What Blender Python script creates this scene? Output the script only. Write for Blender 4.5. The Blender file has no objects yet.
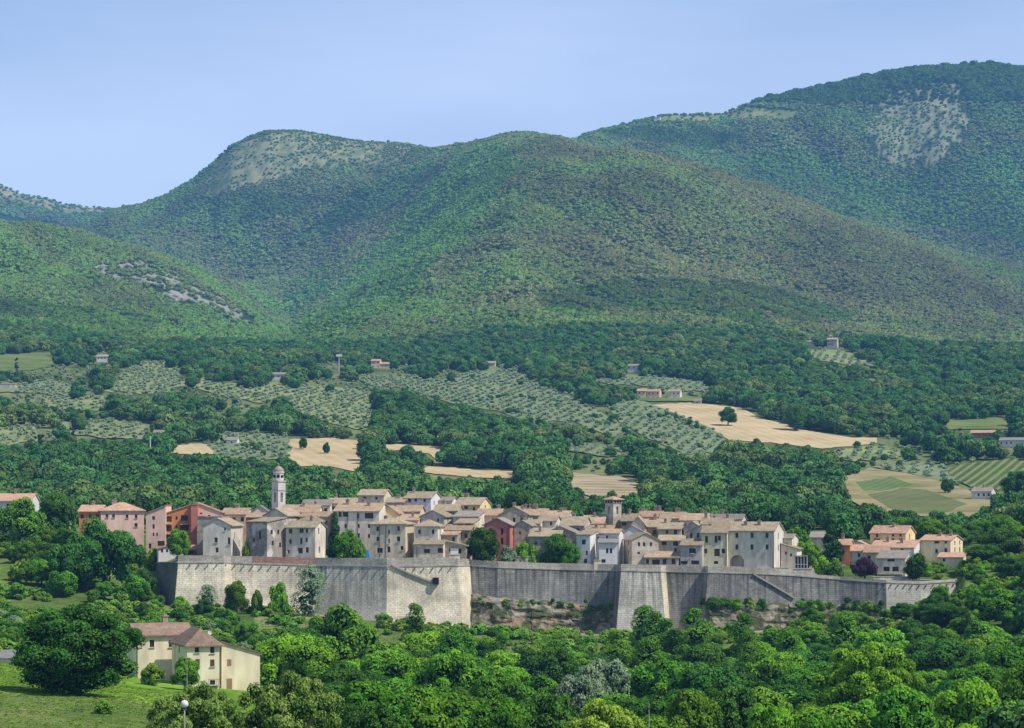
SKYVEIL = (10.2, 11.5, 14.8, 1); SKYTINT = (1.28, 1.27, 1.46, 1)
HAZEC = (.115, .31, .64); HAZED = 7.2e-5
LEAFX = 2.2
import bpy, bmesh, math, random
import numpy as np
from mathutils import Vector, Matrix, geometry

# ------------------------------------------------------------------ basics
SC = bpy.context.scene
C = SC.collection
FPX, HZ, CX = 2400.0, 500.0, 512.0      # focal length in pixels, eye level row, centre column
rng = np.random.default_rng(7)
random.seed(7)
R = math.radians

def P(px, py, Y):
    """world point seen at picture position (px, py) at a depth of Y metres"""
    return Vector(((px - CX) * Y / FPX, Y, (HZ - py) * Y / FPX))
def ux(px, Y): return (px - CX) * Y / FPX
def zy(py, Y): return (HZ - py) * Y / FPX

def tag(o, label=None, cat=None, group=None, kind=None):
    if label: o['label'] = label
    if cat: o['category'] = cat
    if group: o['group'] = group
    if kind: o['kind'] = kind
    return o

def link(o, parent=None):
    C.objects.link(o)
    if parent is not None: o.parent = parent
    return o

def empty(name, loc, rz=0.0):
    o = bpy.data.objects.new(name, None)
    o.empty_display_size = 1.0
    C.objects.link(o); o.location = loc; o.rotation_euler = (0, 0, rz)
    return o

class MB:
    """collects polygons and builds one mesh"""
    def __init__(s): s.v = []; s.f = []; s.mi = []
    def add(s, vs, fs, mi=0):
        b = len(s.v); s.v += [tuple(v) for v in vs]
        for f in fs: s.f.append(tuple(b + i for i in f)); s.mi.append(mi)
    def box(s, x0, y0, z0, x1, y1, z1, mi=0):
        s.add([(x0,y0,z0),(x1,y0,z0),(x1,y1,z0),(x0,y1,z0),(x0,y0,z1),(x1,y0,z1),(x1,y1,z1),(x0,y1,z1)],
              [(0,3,2,1),(4,5,6,7),(0,1,5,4),(1,2,6,5),(2,3,7,6),(3,0,4,7)], mi)
    def slab(s, pts, t, mi=0, mb=None):
        """polygon (counter-clockwise from above) given a thickness t downwards"""
        n = len(pts); top = [tuple(p) for p in pts]; bot = [(p[0], p[1], p[2] - t) for p in top]
        s.add(top + bot, [tuple(range(n)), tuple(range(2*n-1, n-1, -1))] + [((i+1) % n, i, n+i, n+(i+1) % n) for i in range(n)], mi)
    def cyl(s, x, y, z0, z1, r0, r1=None, n=8, mi=0):
        r1 = r0 if r1 is None else r1
        a = [2*math.pi*i/n for i in range(n)]
        vs = [(x+r0*math.cos(t), y+r0*math.sin(t), z0) for t in a] + [(x+r1*math.cos(t), y+r1*math.sin(t), z1) for t in a]
        s.add(vs, [(i, (i+1) % n, n+(i+1) % n, n+i) for i in range(n)] + [tuple(range(n-1, -1, -1)), tuple(range(n, 2*n))], mi)
    def limb(s, a, b, r0, r1, n=6, mi=0):
        a, b = Vector(a), Vector(b); d = (b-a).normalized()
        u = d.orthogonal().normalized(); w = d.cross(u)
        vs = []
        for c, r in ((a, r0), (b, r1)):
            for i in range(n):
                t = 2*math.pi*i/n; vs.append(c + (u*math.cos(t) + w*math.sin(t))*r)
        s.add(vs, [(i, (i+1) % n, n+(i+1) % n, n+i) for i in range(n)], mi)
    def lathe(s, x, y, prof, n=16, mi=0, rot=0.0):
        vs = []
        for r, z in prof:
            for i in range(n):
                t = 2*math.pi*i/n + rot; vs.append((x+r*math.cos(t), y+r*math.sin(t), z))
        fs = []
        for k in range(len(prof)-1):
            for i in range(n): fs.append((k*n+i, k*n+(i+1) % n, (k+1)*n+(i+1) % n, (k+1)*n+i))
        s.add(vs, fs, mi)
    def mesh(s, name, mats, smooth=False):
        m = bpy.data.meshes.new(name); m.from_pydata(s.v, [], s.f)
        for t in mats: m.materials.append(t)
        if len(mats) > 1: m.polygons.foreach_set('material_index', s.mi)
        if smooth: m.polygons.foreach_set('use_smooth', [True]*len(m.polygons))
        m.update(); return m
    def build(s, name, mats, parent=None, smooth=False):
        if not isinstance(mats, (list, tuple)): mats = [mats]
        return link(bpy.data.objects.new(name, s.mesh(name, mats, smooth)), parent)

# ------------------------------------------------------------------ materials
def nodes(name):
    m = bpy.data.materials.new(name); m.use_nodes = True
    nt = m.node_tree; nt.nodes.clear()
    out = nt.nodes.new('ShaderNodeOutputMaterial')
    def N(t, **k):
        n = nt.nodes.new(t)
        for a, b in k.items(): setattr(n, a, b)
        return n
    def L(a, b): nt.links.new(a, b)
    return m, nt, out, N, L

def ramp(N, L, fac, stops):
    r = N('ShaderNodeValToRGB'); e = r.color_ramp.elements
    while len(e) < len(stops): e.new(0.5)
    for k, (p, c) in enumerate(stops):
        e[k].position = p; e[k].color = (c[0], c[1], c[2], 1) if hasattr(c, '__len__') else (c, c, c, 1)
    L(fac, r.inputs[0]); return r.outputs[0]

def mixc(N, L, fac, a, b, mode='MIX'):
    m = N('ShaderNodeMix', data_type='RGBA', blend_type=mode)
    for sock, v in ((m.inputs[0], fac), (m.inputs[6], a), (m.inputs[7], b)):
        if hasattr(v, 'links') or hasattr(v, 'is_linked'): L(v, sock)
        elif hasattr(v, '__len__'): sock.default_value = (v[0], v[1], v[2], 1)
        else: sock.default_value = v
    return m.outputs[2]

def mat_plain(name, col, rough=0.8, var=0.15, scale=1.5, spec=0.2, metal=0.0, streak=0.0):
    """painted or plain surface: base colour broken up by two noises and run-down streaks"""
    m, nt, out, N, L = nodes(name)
    b = N('ShaderNodeBsdfPrincipled'); b.inputs['Roughness'].default_value = rough
    b.inputs['Specular IOR Level'].default_value = spec; b.inputs['Metallic'].default_value = metal
    tc = N('ShaderNodeTexCoord'); oi = N('ShaderNodeObjectInfo')
    ad = N('ShaderNodeVectorMath', operation='ADD'); L(tc.outputs['Object'], ad.inputs[0])
    mp = N('ShaderNodeMapping'); mp.inputs['Scale'].default_value = (1, 1, 0.35 if streak else 1)
    L(oi.outputs['Random'], ad.inputs[1]); L(ad.outputs[0], mp.inputs[0])
    n1 = N('ShaderNodeTexNoise'); n1.inputs['Scale'].default_value = scale; n1.inputs['Detail'].default_value = 5
    L(mp.outputs[0], n1.inputs['Vector'])
    dk = tuple(c*(1-var*1.6) for c in col); lt = tuple(min(1, c*(1+var)) for c in col)
    c = ramp(N, L, n1.outputs[0], [(0.3, dk), (0.72, lt)])
    L(c, b.inputs['Base Color']); L(b.outputs[0], out.inputs[0])
    return m

def mat_stone(name, a, b_, mortar=0.55, scale=2.2, patch=None):
    m, nt, out, N, L = nodes(name)
    b = N('ShaderNodeBsdfPrincipled'); b.inputs['Roughness'].default_value = 0.9; b.inputs['Specular IOR Level'].default_value = 0.1
    tc = N('ShaderNodeTexCoord')
    v = N('ShaderNodeTexVoronoi'); v.inputs['Scale'].default_value = scale
    mp = N('ShaderNodeMapping'); mp.inputs['Scale'].default_value = (1, 1, 1.7)
    L(tc.outputs['Object'], mp.inputs[0]); L(mp.outputs[0], v.inputs['Vector'])
    n = N('ShaderNodeTexNoise'); n.inputs['Scale'].default_value = 0.5; n.inputs['Detail'].default_value = 6
    L(tc.outputs['Object'], n.inputs['Vector'])
    c1 = ramp(N, L, v.outputs['Color'], [(0.1, a), (0.9, b_)])
    c2 = ramp(N, L, n.outputs[0], [(0.35, 0.72), (0.7, 1.12)])
    c = mixc(N, L, 1.0, c1, c2, 'MULTIPLY')
    if patch:
        n2 = N('ShaderNodeTexNoise'); n2.inputs['Scale'].default_value = 0.28
        L(tc.outputs['Object'], n2.inputs['Vector'])
        f = ramp(N, L, n2.outputs[0], [(0.55, 0.0), (0.6, 1.0)])
        c = mixc(N, L, f, c, patch)
    L(c, b.inputs['Base Color']); L(b.outputs[0], out.inputs[0])
    return m

def mat_roof(name, a, b_, mid=None):
    m, nt, out, N, L = nodes(name)
    b = N('ShaderNodeBsdfPrincipled'); b.inputs['Roughness'].default_value = 0.85; b.inputs['Specular IOR Level'].default_value = 0.15
    tc = N('ShaderNodeTexCoord'); oi = N('ShaderNodeObjectInfo')
    n = N('ShaderNodeTexNoise'); n.inputs['Scale'].default_value = 0.7; n.inputs['Detail'].default_value = 8; n.inputs['Roughness'].default_value = 0.7
    ad = N('ShaderNodeVectorMath', operation='ADD'); L(tc.outputs['Object'], ad.inputs[0])
    sc = N('ShaderNodeMath', operation='MULTIPLY'); sc.inputs[1].default_value = 60; L(oi.outputs['Random'], sc.inputs[0])
    L(sc.outputs[0], ad.inputs[1]); L(ad.outputs[0], n.inputs['Vector'])
    c = ramp(N, L, n.outputs[0], [(0.3, a), (0.7, b_)])
    v = N('ShaderNodeTexVoronoi'); v.inputs['Scale'].default_value = 3.0; L(tc.outputs['Object'], v.inputs['Vector'])
    c = mixc(N, L, 0.55, c, ramp(N, L, v.outputs['Color'], [(0.0, 0.5), (1.0, 1.25)]), 'MULTIPLY')
    w = N('ShaderNodeTexWave'); w.inputs['Scale'].default_value = 1.4; w.inputs['Distortion'].default_value = 0.5
    L(tc.outputs['Object'], w.inputs['Vector'])
    c = mixc(N, L, 0.4, c, ramp(N, L, w.outputs[0], [(0.0, 0.7), (0.5, 1.1)]), 'MULTIPLY')
    hs = N('ShaderNodeHueSaturation')
    mr = N('ShaderNodeMapRange'); mr.inputs[3].default_value = 0.8; mr.inputs[4].default_value = 1.16
    L(oi.outputs['Random'], mr.inputs[0]); L(mr.outputs[0], hs.inputs['Value']); L(c, hs.inputs['Color'])
    L(hs.outputs[0], b.inputs['Base Color']); L(b.outputs[0], out.inputs[0])
    return m

def mat_leaf(name, dark, light, trans=0.25, inst=None, huevar=0.03, valvar=0.25):
    """leaves: 'tint' is a per-leaf attribute, each tree gets its own hue and value; inst = (colour at var 1)"""
    br = lambda c: tuple(min(.8, v*LEAFX) for v in c)
    dark, light = br(dark), br(light)
    if inst: inst = (br(inst[0]), br(inst[1]))
    m, nt, out, N, L = nodes(name)
    at = N('ShaderNodeAttribute', attribute_name='tint')
    c = mixc(N, L, at.outputs['Fac'], dark, light)
    oi = N('ShaderNodeObjectInfo')
    if inst:
        a2 = N('ShaderNodeAttribute', attribute_name='var'); a2.attribute_type = 'INSTANCER'
        ci = mixc(N, L, at.outputs['Fac'], inst[0], inst[1])
        c = mixc(N, L, a2.outputs['Fac'], c, ci)
    hs = N('ShaderNodeHueSaturation')
    m1 = N('ShaderNodeMapRange'); m1.inputs[3].default_value = 0.5-huevar; m1.inputs[4].default_value = 0.5+huevar
    m2 = N('ShaderNodeMapRange'); m2.inputs[3].default_value = 1-valvar; m2.inputs[4].default_value = 1+valvar
    fr = N('ShaderNodeMath', operation='FRACT'); mu = N('ShaderNodeMath', operation='MULTIPLY'); mu.inputs[1].default_value = 7.31
    L(oi.outputs['Random'], m1.inputs[0]); L(oi.outputs['Random'], mu.inputs[0]); L(mu.outputs[0], fr.inputs[0]); L(fr.outputs[0], m2.inputs[0])
    val = m2.outputs[0]
    if inst:
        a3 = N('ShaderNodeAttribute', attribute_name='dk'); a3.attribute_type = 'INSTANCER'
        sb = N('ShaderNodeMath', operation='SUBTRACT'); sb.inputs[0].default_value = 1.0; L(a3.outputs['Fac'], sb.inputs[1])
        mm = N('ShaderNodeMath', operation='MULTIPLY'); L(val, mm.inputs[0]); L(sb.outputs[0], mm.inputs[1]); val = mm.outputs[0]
    L(m1.outputs[0], hs.inputs['Hue']); L(val, hs.inputs['Value']); L(c, hs.inputs['Color'])
    d = N('ShaderNodeBsdfDiffuse'); L(hs.outputs[0], d.inputs['Color'])
    if trans > 0:
        t = N('ShaderNodeBsdfTranslucent'); L(hs.outputs[0], t.inputs['Color'])
        mx = N('ShaderNodeMixShader'); mx.inputs[0].default_value = trans
        L(d.outputs[0], mx.inputs[1]); L(t.outputs[0], mx.inputs[2]); L(mx.outputs[0], out.inputs[0])
    else: L(d.outputs[0], out.inputs[0])
    return m

# ------------------------------------------------------------------ noise
def _h(x, y, s): 
    v = np.sin(x*127.1 + y*311.7 + s*74.7) * 43758.5453
    return v - np.floor(v)
def vn(x, y, s=0):
    xi, yi = np.floor(x), np.floor(y); fx, fy = x-xi, y-yi
    fx = fx*fx*(3-2*fx); fy = fy*fy*(3-2*fy)
    a, b, c, d = _h(xi, yi, s), _h(xi+1, yi, s), _h(xi, yi+1, s), _h(xi+1, yi+1, s)
    return (a*(1-fx)+b*fx)*(1-fy) + (c*(1-fx)+d*fx)*fy
def fbm(x, y, o=4, s=0):
    t = 0; a = 0.5; n = 0
    for k in range(o): t = t + a*vn(x*2**k, y*2**k, s+k*13); n += a; a *= 0.5
    return t/n
def sstep(a, b, x):
    t = np.clip((x-a)/(b-a), 0, 1); return t*t*(3-2*t)

# ------------------------------------------------------------------ terrain height
# knots: (Y, mode, [(column, value)...]);  mode z = height in metres, p = picture row
KN = [
 (-120,'z',[(0,3)]), (0,'z',[(0,-2.3)]), (60,'z',[(0,-10),(512,-11)]), (120,'z',[(0,-15.5),(300,-17),(512,-18)]),
 (200,'z',[(0,-21),(130,-21.5),(400,-27),(1024,-27)]),
 (240,'z',[(0,-23),(130,-23.5),(400,-28),(700,-29.5),(1024,-29)]),
 (300,'z',[(0,-24),(130,-25),(260,-29),(400,-32.5),(700,-34),(1024,-33)]),
 (380,'z',[(-200,-24),(0,-25.5),(130,-28.6),(200,-29.8),(270,-31),(400,-35.5),(700,-37),(1024,-35.5)]),
 (480,'z',[(-200,-27),(0,-28.5),(130,-31),(260,-34),(400,-38.5),(700,-40),(900,-38),(1024,-35)]),
 (560,'z',[(-200,-25),(0,-27.5),(130,-28.5),(200,-29.5),(260,-31.2),(350,-32),(470,-35),(620,-36),(700,-36),(850,-34.5),(940,-30),(1024,-25)]),
 (592,'z',[(-200,-20),(0,-23.5),(130,-25.3),(178,-26.6),(232,-27.6),(300,-28.4),(387,-30.3),(455,-32.4),(500,-33.3),(620,-34),(700,-33.6),(790,-32.5),(880,-29.8),(950,-25),(1024,-21)]),
 (608,'z',[(-200,-18.5),(0,-21),(130,-22.5),(156,-23),(165,-26.6),(232,-27.6),(300,-28.4),(387,-30.3),(455,-32.4),(500,-33.3),(620,-34),(700,-33.6),(790,-32.5),(880,-29.8),(953,-25),(965,-20),(1024,-18.5)]),
 (640,'z',[(-200,-15),(0,-17),(130,-17.5),(180,-13.5),(470,-13.2),(700,-16),(886,-17.5),(960,-16.5),(1024,-16)]),
 (700,'z',[(0,-14),(180,-10),(300,-8.5),(470,-8.5),(600,-10.5),(700,-12),(886,-12.5),(1024,-12)]),
 (760,'z',[(0,-11),(200,-8),(400,-7.5),(600,-9),(800,-11),(1024,-11)]),
 (900,'p',[(0,513),(200,514),(400,515),(600,516),(800,518),(1024,514)]),
 (1000,'p',[(0,494),(300,496),(600,497),(900,503),(1024,500)]),
 (1100,'p',[(0,474),(300,476),(600,479),(900,488),(1024,488)]),
 (1200,'p',[(0,456),(300,459),(600,463),(900,473),(1024,472)]),
 (1300,'p',[(0,440),(300,442),(600,447),(900,459),(1024,456)]),
 (1450,'p',[(0,416),(300,419),(600,423),(750,425),(900,436),(1024,434)]),
 (1600,'p',[(0,396),(300,399),(600,402),(750,404),(900,415),(1024,412)]),
 (1800,'p',[(0,372),(300,376),(600,378),(900,388),(1024,388)]),
 (2100,'p',[(0,346),(300,356),(600,346),(900,356),(1024,358)]),
 (2700,'p',[(-300,270),(0,300),(130,322),(240,338),(290,346),(350,325),(430,300),(512,284),(600,284),(700,290),(900,322),(1024,338),(1400,370)]),
 (3800,'p',[(-500,215),(-200,222),(0,227),(60,234),(130,250),(200,276),(240,300),(268,322),(290,326),(320,306),(360,278),(400,250),(430,226),(470,192),(512,163),(560,150),(620,147),(660,154),(700,165),(760,184),(820,206),(900,234),(960,256),(1024,274),(1200,320),(1500,380)]),
 (4500,'p',[(-300,262),(0,258),(130,268),(200,280),(250,288),(280,286),(310,272),(350,244),(400,208),(430,180),(450,163),(470,149),(500,141),(530,139),(560,141),(590,154),(620,175),(700,190),(820,228),(900,246),(1024,276),(1500,330)]),
 (5600,'p',[(-400,280),(0,245),(60,235),(95,222),(110,212),(140,206),(165,197),(195,179),(215,163),(230,150),(250,141),(270,134),(295,133),(330,138),(370,144),(410,148),(430,153),(450,152),(470,156),(560,150),(590,135),(640,122),(665,116),(700,115),(722,115),(745,107),(790,97),(830,89),(870,80),(920,73),(970,71),(1000,71),(1024,75),(1200,95),(1600,150)]),
 (6500,'p',[(-400,240),(0,235),(110,235),(290,175),(430,185),(600,160),(900,120),(1200,150),(1600,190)]),
 (7600,'p',[(-400,170),(-100,178),(0,190),(35,199),(70,206),(112,210),(140,222),(300,220),(600,190),(900,140),(1600,200)]),
 (9500,'p',[(-400,260),(1600,260)]),
]
KY = np.array([k[0] for k in KN], float)
KY0 = KY
def _zk(u):
    rows = []
    for Y, mode, pts in KN:
        v = np.interp(u, [p[0] for p in pts], [p[1] for p in pts])
        rows.append(v if mode == 'z' else (HZ - v)*Y/FPX)
    return np.array(rows)
def pchip(xk, yk, x):
    h = np.diff(xk)[:, None]; d = np.diff(yk, axis=0)/h
    m = np.zeros_like(yk)
    w1 = 2*h[1:]+h[:-1]; w2 = h[1:]+2*h[:-1]
    ok = d[:-1]*d[1:] > 0
    with np.errstate(divide='ignore', invalid='ignore'):
        mm = (w1+w2)/(w1/d[:-1]+w2/d[1:])
    m[1:-1] = np.where(ok, mm, 0); m[0] = d[0]; m[-1] = d[-1]
    i = np.clip(np.searchsorted(xk, x)-1, 0, len(xk)-2); c = np.arange(yk.shape[1])
    hh = xk[i+1]-xk[i]; t = (x-xk[i])/hh
    return ((1+2*t)*(1-t)**2*yk[i, c] + t*(1-t)**2*hh*m[i, c] + t*t*(3-2*t)*yk[i+1, c] + t*t*(t-1)*hh*m[i+1, c])

# plan of the wall: column, depth of the face, row of the coping, row of the foot
WALL = [(157,624,563,601),(178,597,563,607),(224,598.5,563,611),(231,602,563.5,612),(315,604.5,566,616),(387,599.5,567,622),
        (458,602.5,566,630),(470,611,566,631),(498,609.5,568,632),(560,612,570,635),(615,610.5,571,636),(621,603.5,571,638),
        (661,604.5,572,637),(666,610,572,636),(705,608.5,573,635),(708,605.5,573,635),(753,607,574,632),(793,609,576,628),
        (840,610,580,622),(886,607.5,583,612),(920,610,584,609),(955,614,582,604),(961,640,575,590)]
WU = np.array([w[0] for w in WALL], float); WY = np.array([w[1] for w in WALL], float); WP = np.array([w[2] for w in WALL], float)

def terrain(X, Y):
    """height of the ground; arrays in, array out"""
    X = np.atleast_1d(np.asarray(X, float)); Y = np.atleast_1d(np.asarray(Y, float))
    u = CX + FPX*X/np.maximum(Y, 90.0)
    z = pchip(KY, _zk(u), np.clip(Y, KY[0], KY[-1]))
    # street level behind the wall
    yw = np.interp(u, WU, WY); sl = (HZ - np.interp(u, WU, WP))*yw/FPX
    z640 = np.interp(u, [p[0] for p in KN[12][2]], [p[1] for p in KN[12][2]])
    zin = sl - 0.25 + (z640 - sl)*np.clip((Y-yw-6)/np.maximum(640-yw-6, 4), 0, 1)
    mk = sstep(156, 160, u)*(1-sstep(953, 959, u))*sstep(0.8, 3.0, Y-yw)*(Y < 640)
    z = z*(1-mk) + zin*mk
    # relief
    env = np.interp(Y, [0, 560, 700, 950, 1300, 1900, 2300, 3000, 3700, 4350, 4600, 5000, 5450, 5750, 6500, 7600, 9000],
                       [.3, .4, 0, .8, 3, 5, 14, 46, 16, 12, 12, 42, 8, 8, 60, 10, 40])
    n = fbm(X/420+3.1, Y/900+1.7, 4, 3) - 0.5
    g = np.abs(fbm(X/230+9, Y/900+4, 3, 11)-0.5)*2
    g2 = np.abs(fbm((X+Y*.35)/95+2, (Y-X*.35)/330+4, 3, 19)-0.5)*2
    z = z + env*(n*1.4 + (g-0.25)*1.3 + (g2-.25)*.42*(Y > 2200))
    z = z + np.where(Y < 900, 0.35*(fbm(X/11, Y/11, 3, 5)-0.5)*(1-mk)*(Y < 600), 0)
    return z
def tz(x, y): return float(terrain(x, y)[0])

_ys = np.concatenate([np.arange(150, 600, 3), np.arange(640, 2300, 5), np.arange(2300, 9000, 14)]).astype(float)
_col = {}
def hit(px, py):
    """ground point seen at picture position (px, py)"""
    k = round(px)
    if k not in _col:
        z = terrain(ux(px, _ys), _ys); _col[k] = HZ - z*FPX/_ys
    r = _col[k]; i = np.argmax(r <= py)
    if r[i] > py: i = len(_ys)-1
    if i == 0: y = _ys[0]
    else:
        a, b = r[i-1], r[i]; t = (a-py)/(a-b) if a != b else 0; y = _ys[i-1] + t*(_ys[i]-_ys[i-1])
    return Vector((ux(px, y), y, tz(ux(px, y), y)))

def inpoly(x, y, poly):
    x = np.asarray(x); y = np.asarray(y); r = np.zeros(x.shape, bool); n = len(poly)
    for i in range(n):
        x0, y0 = poly[i]; x1, y1 = poly[(i+1) % n]
        if y0 == y1: continue
        c = ((y0 > y) != (y1 > y)) & (x < (x1-x0)*(y-y0)/(y1-y0) + x0)
        r ^= c
    return r
# ------------------------------------------------------------------ picture-space zones of the land
Z_SUMMIT = [(190,186),(228,148),(270,128),(300,127),(380,139),(434,150),(404,170),(350,164),(300,170),(255,188),(215,196)]
Z_MEADOW = [(664,114),(700,104),(760,108),(800,112),(803,120),(740,122),(690,124),(655,128)]
Z_ROCK5 = [(872,104),(905,86),(960,84),(972,112),(966,140),(940,168),(905,168),(872,158),(866,128)]
Z_ROCK1 = [(84,266),(118,258),(160,266),(200,282),(236,304),(262,330),(244,326),(222,312),(196,300),(168,303),(140,292),(112,280)]
Z_TAN4 = [(-60,180),(30,190),(112,205),(116,214),(60,214),(0,200),(-60,196)]
FIELDS = [  # name, label, material key, polygon
 ('wheat_field','golden stubble field on the slope right of the olive grove','wheat',[(651,405),(690,403),(740,408),(764,420),(785,424),(807,431),(850,438),(876,438),(878,444),(822,449),(770,443),(730,441),(709,428),(690,420),(673,414)]),
 ('wheat_field','striped golden field above the bell tower','wheat',[(286,440),(330,438),(366,442),(368,452),(366,464),(354,472),(330,467),(300,467),(288,458)]),
 ('wheat_field','narrow pale gold strip left of the striped field','wheat',[(164,446),(200,444),(238,448),(232,454),(196,455),(172,454)]),
 ('wheat_field','small gold patch between dark hedges above the village','wheat',[(374,444),(405,445),(446,447),(438,461),(428,454),(404,451),(378,451)]),
 ('wheat_field','thin gold strip below the dark tree line above the village','wheat',[(410,466),(450,468),(500,471),(526,473),(526,479),(490,479),(450,476),(412,472)]),
 ('dry_field','bleached terraces above the square tower','dry',[(560,472),(590,475),(620,477),(652,490),(650,502),(612,497),(590,497),(570,490)]),
 ('grass_field','pale grey green olive ground left of the gold strip','olive',[(200,440),(238,432),(289,436),(290,457),(262,462),(218,458)]),
 ('grass_field','grey green olive ground left of the golden stubble field','olive',[(604,404),(640,400),(673,413),(710,428),(724,440),(716,452),(686,455),(650,440),(622,424)]),
 ('grass_field','long grey green slope in the middle of the foothills','olive',[(352,374),(400,378),(440,380),(486,366),(512,364),(536,380),(560,392),(600,412),(630,430),(612,438),(570,420),(530,424),(500,412),(452,404),(404,388),(366,386)]),
 ('grass_field','yellow green olive ground above the striped gold field','olive2',[(282,388),(330,386),(372,392),(378,408),(366,432),(330,424),(296,412)]),
 ('grass_field','pale olive knoll on the left foothill','olive2',[(104,392),(134,366),(152,356),(178,366),(190,384),(170,392),(140,394)]),
 ('grass_field','light green meadow at the left edge','meadow',[(-30,356),(20,354),(57,353),(54,366),(30,371),(-30,372)]),
 ('grass_field','pale olive strip near the left edge','olive2',[(44,400),(74,396),(110,397),(108,410),(76,411),(46,408)]),
 ('grass_field','pale meadow low at the left edge','olive2',[(-20,428),(36,428),(38,442),(10,446),(-20,446)]),
 ('grass_field','pale green meadow below the far wood at the right','meadow',[(938,420),(1000,417),(1018,420),(1014,430),(960,430),(944,430)]),
 ('dry_field','tan ground round the vineyards at the right','dry2',[(832,482),(850,474),(872,469),(905,474),(945,483),(976,494),(1000,506),(966,519),(900,517),(866,510),(838,494)]),
 ('vineyard','green striped vineyard rising to the right edge','vine',[(942,469),(985,462),(1034,457),(1034,494),(1004,496),(980,492),(958,482)]),
 ('vineyard','green plot framed by tan paths','plot',[(856,483),(892,478),(914,486),(884,492),(864,492)]),
 ('vineyard','vineyard with pale rows at the lower right','vine2',[(868,496),(904,489),(926,491),(966,505),(944,515),(898,514)]),
 ('grass_field','grey olive ground between tan field and vineyard','olive',[(874,468),(900,462),(942,464),(950,476),(962,484),(940,482),(906,474)]),
 ('grass_field','bleached grass strip under the golden stubble field','olive2',[(830,452),(880,446),(906,452),(900,458),(850,462),(836,458)]),
 ('grass_field','broad pale olive clearing on the left foothill','olive2',[(196,372),(240,384),(284,384),(292,396),(262,404),(222,396),(190,388)]),
 ('grass_field','pale terraced olive ground at the left below the meadow','olive',[(-20,378),(20,384),(52,380),(78,388),(66,396),(30,394),(-20,392)]),
 ('grass_field','long pale clearing low on the left slope','olive2',[(60,424),(110,420),(146,426),(150,436),(112,440),(66,434)]),
 ('grass_field','small pale clearing in the wood above the square tower','olive',[(560,442),(600,446),(640,452),(632,458),(596,456),(562,450)]),
 ('grass_field','olive clearing above the yellow and pink farmhouses','olive',[(590,376),(640,376),(700,382),(716,390),(690,392),(640,386),(596,384)]),
 ('grass_field','sloping pale grass in front of the white hermitage','olive2',[(806,352),(836,350),(870,358),(884,366),(850,366),(816,360)]),
 ('grass_field','pale grass slope behind the far pink houses','meadow',[(676,396),(700,398),(720,404),(700,402),(640,402),(642,398)]),
]

def field_mat(key):
    m, nt, out, N, L = nodes('field_'+key)
    b = N('ShaderNodeBsdfDiffuse'); g = N('ShaderNodeNewGeometry')
    n = N('ShaderNodeTexNoise'); n.inputs['Scale'].default_value = 0.03; n.inputs['Detail'].default_value = 7; n.inputs['Roughness'].default_value = 0.65
    L(g.outputs['Position'], n.inputs['Vector'])
    pal = {'wheat':((.40,.31,.17),(.58,.47,.29)), 'dry':((.24,.20,.12),(.46,.38,.25)), 'dry2':((.17,.18,.07),(.42,.35,.20)),
           'olive':((.135,.19,.095),(.235,.28,.155)), 'olive2':((.155,.215,.08),(.31,.34,.17)), 'meadow':((.11,.16,.05),(.20,.25,.09)),
           'vine':((.05,.10,.02),(.11,.17,.05)), 'vine2':((.06,.10,.03),(.13,.17,.06)), 'plot':((.10,.16,.06),(.15,.21,.08))}[key]
    c = ramp(N, L, n.outputs[0], [(0.35, pal[0]), (0.68, pal[1])])
    st = {'wheat':(0.02,(0.9,-0.25),0.16,1.0),'vine':(0.034,(0.8,0.25),0.5,0.2),'vine2':(0.026,(0.75,-0.5),0.5,0.2),'plot':(0.04,(0.9,.3),.3,.3),'olive':(0.02,(0.8,0.4),0.3,1.0),'dry':(0.011,(0.05,1),0.4,3)}.get(key)
    if st:
        mp = N('ShaderNodeMapping'); mp.inputs['Rotation'].default_value = (0, 0, math.atan2(st[1][1], st[1][0]))
        L(g.outputs['Position'], mp.inputs[0])
        w = N('ShaderNodeTexWave'); w.inputs['Scale'].default_value = st[0]*2; w.inputs['Distortion'].default_value = st[3]; w.inputs['Detail Scale'].default_value = 0.4
        L(mp.outputs[0], w.inputs['Vector'])
        hi = (.36,.33,.2) if key.startswith('vine') else tuple(min(1, x*1.25) for x in pal[1])
        f = ramp(N, L, w.outputs[0], [(0.45, 0.0), (0.8, st[2])])
        c = mixc(N, L, f, c, hi)
    L(c, b.inputs[0]); L(b.outputs[0], out.inputs[0])
    return m

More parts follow.
